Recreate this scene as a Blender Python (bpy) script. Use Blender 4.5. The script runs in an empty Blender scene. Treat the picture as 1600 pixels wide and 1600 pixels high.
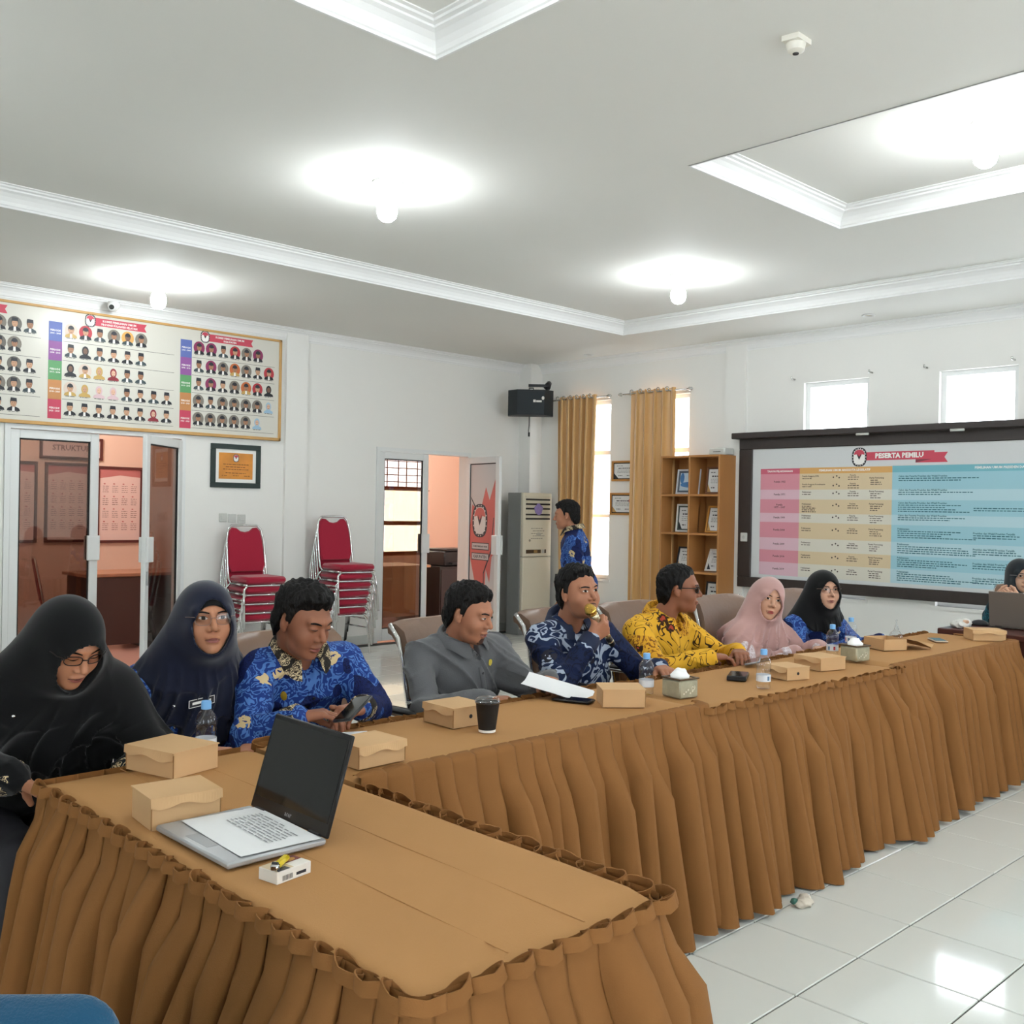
import bpy, math, random
import numpy as np
from mathutils import Vector, Matrix
random.seed(7); np.random.seed(7)
PI = math.pi
scene = bpy.context.scene
COL = scene.collection
# ---------------------------------------------------------------- camera
CAMZ = 1.496
def camera():
    yaw, pit, rol = math.radians(45.95), math.radians(-.14), math.radians(1.02)
    fw = Vector((math.cos(yaw)*math.cos(pit), math.sin(yaw)*math.cos(pit), math.sin(pit)))
    r = fw.cross(Vector((0, 0, 1))).normalized(); up = r.cross(fw)
    c, s = math.cos(rol), math.sin(rol)
    rr = c*r + s*up; uu = -s*r + c*up
    cd = bpy.data.cameras.new('camera'); cd.sensor_width = 36; cd.sensor_fit = 'HORIZONTAL'
    cd.lens = 1576/1600*36; cd.clip_start = .05; cd.clip_end = 200
    co = bpy.data.objects.new('camera', cd); COL.objects.link(co)
    m = Matrix((rr, uu, -fw)).transposed().to_4x4(); m.translation = (0, 0, CAMZ)
    co.matrix_world = m
    scene.camera = co
camera()
# ---------------------------------------------------------------- world, exposure
SKY = 7.6
LAMP = 115.0
w = bpy.data.worlds.new('overcast_sky'); scene.world = w; w.use_nodes = True
bg = w.node_tree.nodes['Background']; bg.inputs[0].default_value = (1, .985, .96, 1); bg.inputs[1].default_value = SKY
scene.view_settings.view_transform = 'Standard'; scene.view_settings.look = 'None'
scene.view_settings.gamma = 1; scene.view_settings.use_curve_mapping = False
scene.view_settings.exposure = 0.38
# ---------------------------------------------------------------- materials
def lin(c):
    if isinstance(c, str): c = tuple(int(c[i:i+2], 16) for i in (0, 2, 4))
    return tuple((x/255/12.92 if x/255 <= .04045 else ((x/255+.055)/1.055)**2.4) for x in c)
MATS = {}
def M(name, col='808080', rough=.5, metal=0, spec=.5, bump=0, bscale=60, var=0, vscale=6, coat=0, emis=0, trans=0, sss=0, sheen=0, ior=1.45, stretch=None):
    if name in MATS: return MATS[name]
    m = bpy.data.materials.new(name); m.use_nodes = True; MATS[name] = m
    nt = m.node_tree; b = nt.nodes['Principled BSDF']; L = nt.links.new
    c = lin(col); b.inputs['Base Color'].default_value = (*c, 1)
    b.inputs['Roughness'].default_value = rough; b.inputs['Metallic'].default_value = metal
    b.inputs['Specular IOR Level'].default_value = spec; b.inputs['Coat Weight'].default_value = coat
    b.inputs['Coat Roughness'].default_value = .1
    b.inputs['IOR'].default_value = ior
    if trans: b.inputs['Transmission Weight'].default_value = trans
    if sss:
        b.inputs['Subsurface Weight'].default_value = sss; b.inputs['Subsurface Radius'].default_value = (.012, .005, .003)
    if sheen: b.inputs['Sheen Weight'].default_value = sheen
    if emis:
        b.inputs['Emission Color'].default_value = (*c, 1); b.inputs['Emission Strength'].default_value = emis
    if bump or var:
        tc = nt.nodes.new('ShaderNodeTexCoord'); src = tc.outputs['Object']
        if stretch:
            mp = nt.nodes.new('ShaderNodeMapping'); mp.inputs['Scale'].default_value = stretch; L(src, mp.inputs[0]); src = mp.outputs[0]
    if var:
        n = nt.nodes.new('ShaderNodeTexNoise'); n.inputs['Scale'].default_value = vscale; n.inputs['Detail'].default_value = 4; L(src, n.inputs['Vector'])
        r = nt.nodes.new('ShaderNodeMix'); r.data_type = 'RGBA'
        r.inputs[6].default_value = (*[max(0, x*(1-var)) for x in c], 1); r.inputs[7].default_value = (*[min(1, x*(1+var)) for x in c], 1)
        L(n.outputs['Fac'], r.inputs[0]); L(r.outputs[2], b.inputs['Base Color'])
    if bump:
        n = nt.nodes.new('ShaderNodeTexNoise'); n.inputs['Scale'].default_value = bscale; n.inputs['Detail'].default_value = 3; L(src, n.inputs['Vector'])
        bm = nt.nodes.new('ShaderNodeBump'); bm.inputs['Strength'].default_value = bump; bm.inputs['Distance'].default_value = .01
        L(n.outputs['Fac'], bm.inputs['Height']); L(bm.outputs[0], b.inputs['Normal'])
    return m
def glass_pane(name, tint, fac=.1):
    """thin tinted pane: transparent with a mirror-like share"""
    if name in MATS: return MATS[name]
    m = bpy.data.materials.new(name); m.use_nodes = True; MATS[name] = m; nt = m.node_tree; nt.nodes.clear()
    o = nt.nodes.new('ShaderNodeOutputMaterial'); t = nt.nodes.new('ShaderNodeBsdfTransparent'); g = nt.nodes.new('ShaderNodeBsdfGlossy'); x = nt.nodes.new('ShaderNodeMixShader')
    t.inputs[0].default_value = (*lin(tint), 1); g.inputs['Roughness'].default_value = .02; x.inputs[0].default_value = fac
    nt.links.new(t.outputs[0], x.inputs[1]); nt.links.new(g.outputs[0], x.inputs[2]); nt.links.new(x.outputs[0], o.inputs[0])
    return m
def batik(name, base, mid, light, scale=14, dark='101428', motif=None, motif2=None, mscale=5.5, thr=.62):
    """cloth print: warped-noise contour scrolls over a ground, with scattered larger motifs"""
    if name in MATS: return MATS[name]
    m = bpy.data.materials.new(name); m.use_nodes = True; MATS[name] = m; nt = m.node_tree; L = nt.links.new
    b = nt.nodes['Principled BSDF']; b.inputs['Roughness'].default_value = .75; b.inputs['Specular IOR Level'].default_value = .2
    tc = nt.nodes.new('ShaderNodeTexCoord')
    def noise(sc, det=2, dist=0.):
        n = nt.nodes.new('ShaderNodeTexNoise'); n.inputs['Scale'].default_value = sc; n.inputs['Detail'].default_value = det; n.inputs['Distortion'].default_value = dist
        L(tc.outputs['Object'], n.inputs['Vector']); return n.outputs['Fac']
    def math_(op, a, bb=None):
        n = nt.nodes.new('ShaderNodeMath'); n.operation = op
        if hasattr(a, 'links'): L(a, n.inputs[0])
        else: n.inputs[0].default_value = a
        if bb is not None:
            if hasattr(bb, 'links'): L(bb, n.inputs[1])
            else: n.inputs[1].default_value = bb
        return n.outputs[0]
    def mix(f, c1, c2):
        n = nt.nodes.new('ShaderNodeMix'); n.data_type = 'RGBA'; L(f, n.inputs[0])
        for i, c in ((6, c1), (7, c2)):
            if hasattr(c, 'links'): L(c, n.inputs[i])
            else: n.inputs[i].default_value = (*lin(c), 1)
        return n.outputs[2]
    f1 = noise(scale, 2, 1.2)
    contour = math_('GREATER_THAN', math_('FRACT', math_('MULTIPLY', f1, 7.0)), thr)
    patch = math_('GREATER_THAN', noise(scale*.38, 1), .46)
    fine = math_('GREATER_THAN', math_('FRACT', math_('MULTIPLY', noise(scale*2.3, 2, 1.5), 5.0)), .72)
    c = mix(patch, base, mid)
    c = mix(math_('MULTIPLY', contour, patch), c, light)
    c = mix(math_('MULTIPLY', fine, math_('SUBTRACT', 1.0, patch)), c, dark if dark else mid)
    if motif:
        v = nt.nodes.new('ShaderNodeTexVoronoi'); v.inputs['Scale'].default_value = mscale; L(tc.outputs['Object'], v.inputs['Vector'])
        d = math_('ADD', v.outputs['Distance'], math_('MULTIPLY', math_('SUBTRACT', noise(mscale*5, 1, 1), .5), .35))
        ring = math_('LESS_THAN', d, .20); core = math_('LESS_THAN', d, .11)
        c = mix(ring, c, motif); c = mix(core, c, motif2 or base)
    L(c, b.inputs['Base Color'])
    n = nt.nodes.new('ShaderNodeTexNoise'); n.inputs['Scale'].default_value = 18; L(tc.outputs['Object'], n.inputs['Vector'])
    bm = nt.nodes.new('ShaderNodeBump'); bm.inputs['Strength'].default_value = .25; bm.inputs['Distance'].default_value = .02; L(n.outputs['Fac'], bm.inputs['Height']); L(bm.outputs[0], b.inputs['Normal'])
    return m
# ---------------------------------------------------------------- objects
def new_mesh(name, v, f, mats, fm=None, smooth=False):
    me = bpy.data.meshes.new(name)
    v = np.asarray(v, dtype=float).reshape(-1, 3)
    me.from_pydata(v.tolist(), [], [tuple(int(i) for i in x) for x in f] if not isinstance(f, np.ndarray) else f.tolist())
    if not isinstance(mats, (list, tuple)): mats = [mats]
    for m in mats: me.materials.append(m)
    if fm is not None: me.polygons.foreach_set('material_index', np.asarray(fm, dtype=np.int32))
    if smooth: me.polygons.foreach_set('use_smooth', np.ones(len(me.polygons), dtype=bool))
    me.update()
    return me
def link(name, me, parent=None, loc=None, rotz=0, label=None, cat=None, group=None, kind=None):
    o = bpy.data.objects.new(name, me); COL.objects.link(o)
    if parent is not None: o.parent = parent
    if loc is not None: o.location = loc
    if rotz: o.rotation_euler = (0, 0, rotz)
    tag(o, label, cat, group, kind)
    return o
def tag(o, label=None, cat=None, group=None, kind=None):
    if label: o['label'] = label
    if cat: o['category'] = cat
    if group: o['group'] = group
    if kind: o['kind'] = kind
    return o
def thing(name, label, cat, loc=(0, 0, 0), rotz=0, group=None):
    return link(name, None, None, loc, rotz, label, cat, group)
def dup(root, loc, rotz=None, label=None, group=None):
    r = root.copy(); COL.objects.link(r); r.location = loc
    if rotz is not None: r.rotation_euler = (0, 0, rotz)
    if label: r['label'] = label
    if group: r['group'] = group
    for ch in list(root.children):
        c = ch.copy(); COL.objects.link(c); c.parent = r
        for g in list(ch.children):
            d = g.copy(); COL.objects.link(d); d.parent = c
    return r
def rotm(axis, a): return np.array(Matrix.Rotation(a, 3, axis))
class MB:
    def __init__(s): s.v = []; s.f = []; s.fm = []; s.xf = None; s.mi = 0
    def add(s, v, f, mi=None):
        v = np.asarray(v, dtype=float).reshape(-1, 3)
        if s.xf is not None: v = v @ s.xf[0].T + s.xf[1]
        n = len(s.v); s.v.extend(v.tolist()); s.f.extend([tuple(int(i)+n for i in x) for x in f]); s.fm.extend([s.mi if mi is None else mi]*len(f)); return s
    def box(s, x0, x1, y0, y1, z0, z1, mi=None, bev=0):
        if bev:
            b = min(bev, (x1-x0)/2.01, (y1-y0)/2.01, (z1-z0)/2.01); v = []; ids = {}
            X = (x0, x1); Y = (y0, y1); Z = (z0, z1)
            for i in (0, 1):
                for j in (0, 1):
                    for k in (0, 1):
                        sx, sy, sz = (1, -1)[i], (1, -1)[j], (1, -1)[k]
                        for a in range(3):
                            p = [X[i]+sx*b, Y[j]+sy*b, Z[k]+sz*b]
                            p[a] = (X[i], Y[j], Z[k])[a]; ids[i, j, k, a] = len(v); v.append(p)
            f = []
            for a in range(3):
                o = [t for t in range(3) if t != a]
                for side in (0, 1):
                    q = []
                    for (p1, p2) in ((0, 0), (1, 0), (1, 1), (0, 1)):
                        c = [0, 0, 0]; c[a] = side; c[o[0]] = p1; c[o[1]] = p2; q.append(ids[(*c, a)])
                    f.append(q)
                for p1 in (0, 1):
                    for p2 in (0, 1):
                        q = []
                        for side, ax in ((0, o[0]), (1, o[0]), (1, o[1]), (0, o[1])):
                            c = [0, 0, 0]; c[a] = side; c[o[0]] = p1; c[o[1]] = p2; q.append(ids[(*c, ax)])
                        f.append(q)
            for i in (0, 1):
                for j in (0, 1):
                    for k in (0, 1): f.append([ids[i, j, k, a] for a in range(3)])
            cen = np.array([(x0+x1)/2, (y0+y1)/2, (z0+z1)/2]); va = np.array(v); ff = []
            for q in f:
                pts = va[q]; n = np.cross(pts[1]-pts[0], pts[2]-pts[0])
                ff.append(q if n @ (pts.mean(0)-cen) > 0 else q[::-1])
            return s.add(v, ff, mi)
        v = [(x0, y0, z0), (x1, y0, z0), (x1, y1, z0), (x0, y1, z0), (x0, y0, z1), (x1, y0, z1), (x1, y1, z1), (x0, y1, z1)]
        return s.add(v, [(3, 2, 1, 0), (4, 5, 6, 7), (0, 1, 5, 4), (1, 2, 6, 5), (2, 3, 7, 6), (3, 0, 4, 7)], mi)
    def tube(s, pts, r, n=8, closed=False, mi=None, caps=True):
        P = np.asarray(pts, dtype=float); k = len(P); rr = np.full(k, r) if np.isscalar(r) else np.asarray(r)
        T = np.zeros_like(P)
        for i in range(k):
            a, b = (P[(i-1) % k], P[(i+1) % k]) if closed else (P[max(i-1, 0)], P[min(i+1, k-1)])
            t = b-a; T[i] = t/(np.linalg.norm(t)+1e-12)
        u = np.cross(T[0], (0, 0, 1.)); u = u if np.linalg.norm(u) > .1 else np.cross(T[0], (1., 0, 0)); u /= np.linalg.norm(u)
        v = []
        for i in range(k):
            u = u-T[i]*(u@T[i]); u /= np.linalg.norm(u)+1e-12; w_ = np.cross(T[i], u)
            for j in range(n):
                a = 2*PI*j/n; v.append(P[i]+rr[i]*(math.cos(a)*u+math.sin(a)*w_))
        f = []
        for i in range(k if closed else k-1):
            for j in range(n):
                a, b = i*n+j, i*n+(j+1) % n; c, d = ((i+1) % k)*n+(j+1) % n, ((i+1) % k)*n+j
                f.append((a, b, c, d))
        if not closed and caps: f += [tuple(range(n))[::-1], tuple((k-1)*n+j for j in range(n))]
        return s.add(v, f, mi)
    def lathe(s, prof, n=20, c=(0, 0, 0), mi=None, cap=True):
        v = [(c[0]+r*math.cos(2*PI*j/n), c[1]+r*math.sin(2*PI*j/n), c[2]+z) for r, z in prof for j in range(n)]
        f = [(i*n+j, i*n+(j+1) % n, (i+1)*n+(j+1) % n, (i+1)*n+j) for i in range(len(prof)-1) for j in range(n)]
        if cap: f += [tuple(range(n))[::-1], tuple((len(prof)-1)*n+j for j in range(n))]
        return s.add(v, f, mi)
    def ext(s, poly, z0, z1, axis='z', mi=None):
        """extrude a 2-D polygon: axis z -> (x,y), y -> (x,z), x -> (y,z)"""
        n = len(poly)
        def p3(p, z): return {'z': (p[0], p[1], z), 'y': (p[0], z, p[1]), 'x': (z, p[0], p[1])}[axis]
        v = [p3(p, z0) for p in poly]+[p3(p, z1) for p in poly]
        f = [tuple(range(n))[::-1], tuple(range(n, 2*n))]+[(i, (i+1) % n, n+(i+1) % n, n+i) for i in range(n)]
        A = sum(poly[i][0]*poly[(i+1) % n][1]-poly[(i+1) % n][0]*poly[i][1] for i in range(n))
        flip = (A < 0) != (axis == 'y') != (z1 < z0)
        return s.add(v, [q[::-1] for q in f] if flip else f, mi)
    def grid(s, G, mi=None, wrap=False):
        G = np.asarray(G, dtype=float); a, b = G.shape[:2]
        f = [(i*b+j, i*b+(j+1) % b, (i+1)*b+(j+1) % b, (i+1)*b+j) for i in range(a-1) for j in range(b if wrap else b-1)]
        return s.add(G.reshape(-1, 3), f, mi)
    def mesh(s, name, mats, smooth=False, auto=False):
        me = new_mesh(name, s.v, s.f, mats, s.fm, smooth)
        if auto: autosmooth(me)
        return me
    def obj(s, name, mats, parent=None, smooth=False, auto=False, **k):
        return link(name, s.mesh(name, mats, smooth, auto), parent, **k)
def autosmooth(me, ang=40):
    me.polygons.foreach_set('use_smooth', np.ones(len(me.polygons), dtype=bool))
    me.set_sharp_from_angle(angle=math.radians(ang))
def arc(cx, cy, r, a0, a1, n): return [(cx+r*math.cos(math.radians(a0+(a1-a0)*i/n)), cy+r*math.sin(math.radians(a0+(a1-a0)*i/n))) for i in range(n+1)]
_tc = {}
def text_geo(body, size, bold=0.):
    key = (body, size, bold)
    if key in _tc: return _tc[key]
    cu = bpy.data.curves.new('t', 'FONT'); cu.body = body; cu.size = size; cu.resolution_u = 1; cu.offset = bold; cu.align_x = 'CENTER'; cu.align_y = 'CENTER'
    o = bpy.data.objects.new('t', cu); COL.objects.link(o)
    dg = bpy.context.evaluated_depsgraph_get(); dg.update()
    me = o.evaluated_get(dg).to_mesh()
    v = np.array([x.co[:] for x in me.vertices]).reshape(-1, 3); f = [tuple(p.vertices) for p in me.polygons]
    o.evaluated_get(dg).to_mesh_clear(); bpy.data.objects.remove(o); bpy.data.curves.remove(cu)
    _tc[key] = (v, f); return v, f
def emblem(mb, cx, cy, s, red=0, white=1, dark=2, off=(.0, .0005, .001, .0015)):
    """small oval commission crest: grey studded rim, red upper field, white lower bird, drawn in the (x, y) plane of mb.xf"""
    def E(rx, ry, z, mi, y0=-9, y1=9, oy=0):
        p = [(cx+rx*s*math.copysign(abs(math.cos(a))**.75, math.cos(a)), cy+s*max(y0, min(y1, oy+ry*math.copysign(abs(math.sin(a))**.75, math.sin(a)))), z) for a in np.linspace(0, 2*PI, 25)[:-1]]
        mb.add(p, [tuple(range(24))], mi)
    E(.45, .54, off[0], dark); E(.35, .44, off[1], white); E(.33, .42, off[2], red, y0=.0)
    for a in np.linspace(0, 2*PI, 19)[:-1]:
        x, y = .40*math.cos(a), .49*math.sin(a); d = .022
        mb.add([(cx+s*(x+dx), cy+s*(y+dy), off[1]) for dx, dy in ((-d, -d), (d, -d), (d, d), (-d, d))], [(0, 1, 2, 3)], white)
    for sg in (1, -1):
        q = [(0, -.2), (.07, -.02), (.16, .16), (.33, .12), (.30, -.12), (.16, -.2), (.2, -.3), (.05, -.3)]
        p = [(cx+s*sg*x, cy+s*y, off[3]) for x, y in q]
        mb.add(p, [tuple(range(len(p))) if sg > 0 else tuple(range(len(p)))[::-1]], white)
    for sg in (1, -1):
        q = [(.0, .02), (.12, .20), (.09, .02), (.0, -.16)]
        p = [(cx+s*sg*x, cy+s*y, off[3]+.0005) for x, y in q]; mb.add(p, [(0, 1, 2, 3)], dark)
# ================================================================ the room shell
WALL = M('painted_plaster', 'ecebe6', .7, spec=.25, bump=.08, bscale=9, var=.02, vscale=1.2)
CEIL = M('ceiling_paint', 'e9e8e2', .8, spec=.2, var=.025, vscale=.8)
TRIM = M('cornice_paint', 'eeeeec', .55, spec=.3)
WHITE_AL = M('white_aluminium', 'e4e6e4', .35, spec=.5)
TILE = M('ceramic_tile', 'd9dcd6', .07, spec=.5, var=.025, vscale=3)
GROUT = M('grout', '4b4a47', .9)
PINK = M('pink_wall_paint', 'eecfbe', .8, spec=.2)
PINKFLOOR = M('pink_tile', 'e0b0a4', .25)
def struct(name, mb, mats, **k):
    return mb.obj(name, mats, kind='structure', **k)
W = 9.0; H = 3.3; MID = 3.42; TOP = 3.54; X0 = -2.6; Y0 = -3.2
# floor with real tiles
fl = struct('floor', MB().box(X0-.2, W+.2, Y0-.2, W+.15, -.12, -.006), GROUT)
tm = MB().box(-.1972, .1972, -.1972, .1972, -.012, 0, bev=.0025).mesh('tile', TILE)
cells = []
for i in range(-14, 17):
    for j in range(-14, 19):
        cx, cy = 2.836+.2+.4*i, 2.02+.2+.4*j
        if cx-.2 < X0 or cx+.2 > W+.05 or cy-.2 < Y0 or cy+.2 > W+.05: continue
        a = math.degrees(math.atan2(cy, cx)); vis = 17 < a < 75 and math.hypot(cx, cy) > 1.9
        cells.append((0 if vis else 1, math.hypot(cx, cy), cx, cy))
cells.sort(); rest = MB()
for k, (v_, d, cx, cy) in enumerate(cells):
    if k < 300 and v_ == 0: link('tile', tm, fl, loc=(cx, cy, 0))
    else: rest.box(cx-.1972, cx+.1972, cy-.1972, cy+.1972, -.012, 0, bev=.0025)
rest.obj('tile_field', TILE, fl, kind='stuff')
def wall_rects(a0, a1, z0, z1, holes):
    """rectangles left of a wall span after cutting holes (h0,h1,b,t)"""
    xs = sorted({a0, a1, *[h[0] for h in holes], *[h[1] for h in holes]}); out = []
    for l, r in zip(xs[:-1], xs[1:]):
        cuts = sorted((h[2], h[3]) for h in holes if h[0] <= l+1e-6 and h[1] >= r-1e-6); z = z0
        for b, t in cuts:
            if b > z: out.append((l, r, z, b))
            z = t
        if z < z1: out.append((l, r, z, z1))
    return out
D1 = (2.80, 4.40, 0, 2.15); D2 = (6.62, 8.00, 0, 2.16)
mb = MB()
for l, r, b, t in wall_rects(X0-.2, W+.2, 0, H+.3, [D1, D2]): mb.box(l, r, W, W+.14, b, t)
mb.box(5.46, 5.71, W-.035, W, 0, H)                  # shallow pilaster
mb.box(8.80, 8.999, 8.80, W, 0, H)                     # corner column
struct('wall_back', mb, WALL)
WINS = [(7.67, 8.33), (6.55, 7.23), (4.50, 5.18), (3.17, 3.84), (1.7, 2.4), (.2, .9)]
mb = MB()
for l, r, b, t in wall_rects(Y0-.2, W, 0, H+.3, [(a, b_, .7, 2.8) for a, b_ in WINS]): mb.box(W, W+.14, l, r, b, t)
mb.box(W-.03, W, 5.83, 6.08, 0, H)
struct('wall_right', mb, WALL)
REAR = [(.1, 1.9, .9, 2.7), (4.3, 6.1, .9, 2.7)]  # unseen windows behind the camera, added and sized for the daylight fill
mb = MB()
for l, r, b, t in wall_rects(X0-.2, W+.2, 0, H+.3, REAR): mb.box(l, r, Y0-.14, Y0, b, t)
struct('wall_rear', mb, WALL)
LEFT = [(-1.4, .4, .9, 2.7)]  # unseen side window, added for soft daylight fill
mb = MB()
for l, r, b, t in wall_rects(Y0-.2, W, 0, H+.3, LEFT): mb.box(X0-.14, X0, l, r, b, t)
struct('wall_left', mb, WALL)
# windows
PANE = glass_pane('window_glass', 'f6faff', .06)
FROST = WHITE_AL
wn = 1
for a, b_ in WINS:
    mb = MB(); z0, z1 = .7, 2.8
    for u0, u1, v0, v1 in ((a, a+.045, z0, z1), (b_-.045, b_, z0, z1), (a+.045, b_-.045, z1-.045, z1), (a+.045, b_-.045, z0, z0+.045), (a+.045, b_-.045, 2.16, 2.21), (a+.045, b_-.045, 1.42, 1.46)):
        mb.box(W+.05, W+.10, u0, u1, v0, v1)
    o = struct('window_%d' % wn, mb, WHITE_AL); wn += 1
    for v0, v1 in ((2.21, z1-.045), (1.46, 2.16), (z0+.045, 1.42)):
        MB().box(W+.072, W+.077, a+.045, b_-.045, v0, v1).obj('pane', PANE, o)
    MB().box(W-.012, W+.05, a-.02, b_+.02, z0-.03, z0).obj('window_sill', WALL, o)
for horiz, lst in ((1, REAR), (0, LEFT)):
    for l, r, b, t in lst:
        mb = MB()
        for u0, u1, v0, v1 in ((l, l+.05, b, t), (r-.05, r, b, t), ((l+r)/2-.025, (l+r)/2+.025, b, t), (l, r, b, b+.05), (l, r, t-.05, t)):
            if horiz: mb.box(u0, u1, Y0-.1, Y0-.05, v0, v1)
            else: mb.box(X0-.1, X0-.05, u0, u1, v0, v1)
        o = struct('window_%d' % wn, mb, WHITE_AL); wn += 1
        p = MB()
        if horiz: p.box(l+.05, r-.05, Y0-.078, Y0-.073, b+.05, t-.05)
        else: p.box(X0-.078, X0-.073, l+.05, r-.05, b+.05, t-.05)
        p.obj('pane', PANE, o)
# ceiling: soffit ring, raised field, two recessed panels
TX0, TX1, TY0, TY1 = -1.6, 7.98, -2.2, 6.66
REC = [(1.06, 2.76, .77, 3.37), (4.57, 6.27, .77, 3.37)]
mb = MB()
mb.box(X0, W, TY1, W, H, H+.3); mb.box(X0, W, Y0, TY0, H, H+.3); mb.box(X0, TX0, TY0, TY1, H, H+.3); mb.box(TX1, W, TY0, TY1, H, H+.3)
xs = [TX0, 1.06, 2.76, 4.57, 6.27, TX1]
for l, r in zip(xs[:-1], xs[1:]):
    if (l, r) in ((1.06, 2.76), (4.57, 6.27)):
        mb.box(l, r, TY0, .77, MID, H+.3); mb.box(l, r, 3.37, TY1, MID, H+.3); mb.box(l, r, .77, 3.37, TOP, H+.32)
    else: mb.box(l, r, TY0, TY1, MID, H+.3)
struct('ceiling', mb, CEIL)
def cornice(name, rect, prof, n):
    x0, x1, y0, y1 = rect; G = []
    for o, z in prof: G.append([(x0+o, y0+o, z), (x1-o, y0+o, z), (x1-o, y1-o, z), (x0+o, y1-o, z)])
    struct(name, MB().grid(G, wrap=True), TRIM)
def crown(zb, h, p):   # stepped ogee from the lower lip (0, zb) up to the ceiling (p, zb+h)
    q = [(0.0, 0.0), (.10, 0.0), (.10, .10), (.16, .14), (.20, .30), (.32, .50), (.50, .66), (.66, .74), (.66, .82), (.82, .86), (.86, .93), (1, .96), (1, 1)]
    return [(a*p, zb+b*h) for a, b in q]
cornice('trim_1', (TX0, TX1, TY0, TY1), crown(H-.004, MID-H+.004, .12), 1)
for k, (a, b, c, d) in enumerate(REC): cornice('trim_%d' % (k+2), (a, b, c, d), crown(MID-.004, TOP-MID+.004, .12), 2)
cornice('trim_4', (X0, W, Y0, W), crown(H-.115, .115, .085), 3)
# skirting on the visible walls
mb = MB(); SK = M('skirting_tile', 'cfd2cc', .15)
for l, r in ((X0, 2.8), (4.4, 6.62), (8.0, W)): mb.box(l, r, W-.012, W, 0, .1)
struct('baseboard_back', mb, SK)
struct('baseboard_right', MB().box(W-.012, W, Y0, W-.012, 0, .1), SK)
# ---------------------------------------------------------------- glazed aluminium doors
TINT = glass_pane('tinted_door_glass', 'c3bab5', .10)
DARKSEAL = M('rubber_seal', '1a1a1a', .6)
def frame_trim(name, D):
    l, r, b, t = D; mb = MB()
    mb.box(l+.001, l+.045, W-.015, W+.15, 0, t-.001); mb.box(r-.045, r-.001, W-.015, W+.15, 0, t-.001); mb.box(l+.045, r-.045, W-.015, W+.15, t-.045, t)
    struct(name, mb, WHITE_AL)
frame_trim('trim_5', D1); frame_trim('trim_6', D2)
def leaf(name, hinge, ang, w_, h, glass, handle_x, flip=1):
    """a glazed leaf: local x runs from hinge to free edge"""
    o = link(name, None, None, (*hinge, 0), ang, kind='structure'); z0 = .015; st = .075
    for x in (0, w_-st): MB().box(x, x+st, -.02, .02, z0, h, bev=.004).obj('stile', WHITE_AL, o)
    MB().box(st, w_-st, -.02, .02, h-.075, h, bev=.004).obj('top_rail', WHITE_AL, o)
    MB().box(st, w_-st, -.02, .02, z0, z0+.13, bev=.004).obj('bottom_rail', WHITE_AL, o)
    g = MB().box(st, w_-st, -.003, .003, z0+.13, h-.075).obj('glass_pane', glass, o)
    mb = MB()
    for a, b, c, d in ((st, st+.012, z0+.13, h-.075), (w_-st-.012, w_-st, z0+.13, h-.075), (st, w_-st, h-.087, h-.075), (st, w_-st, z0+.13, z0+.142)): mb.box(a, b, -.008, .008, c, d)
    mb.obj('glazing_seal', DARKSEAL, o)
    for s in (1, -1): MB().box(handle_x-.055, handle_x+.055, s*.032-.012, s*.032+.012, .98, 1.20, bev=.004).obj('pull_plate', WHITE_AL, o)
    MB().tube([(w_-.03, .03, .9), (w_-.03, .03, .78)], .01).obj('bolt', M('steel', 'b8b8b8', .3, 1), o)
    return o
leaf('door_1', (2.85, W+.03), 0, .745, 2.102, TINT, .70)
a1 = math.atan2(8.5-9.0, 3.79-4.36); leaf('door_2', (4.35, W-.01), a1, .76, 2.09, TINT, .70)
leaf('door_3', (6.67, W+.03), 0, .70, 2.112, TINT, .66)
GREYGLASS = glass_pane('poster_door_glass', 'd8d8d8', .08)
a2 = math.atan2(8.30-9.0, 7.83-7.95); d4 = leaf('door_4', (7.95, W-.01), a2, .71, 2.10, GREYGLASS, .66)
# poster film on the open leaf of the far door (flat print on both faces of the glass)
FILM = M('film_white', 'cfcccb', .5); FRED = M('film_red', 'd2706a', .5); FDK = M('film_dark', '45464c', .5); FPALE = M('film_pale', 'e8e4e0', .5)
mb = MB(); R90 = np.array([[1, 0, 0], [0, 0, 1.], [0, 1, 0]])
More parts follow.
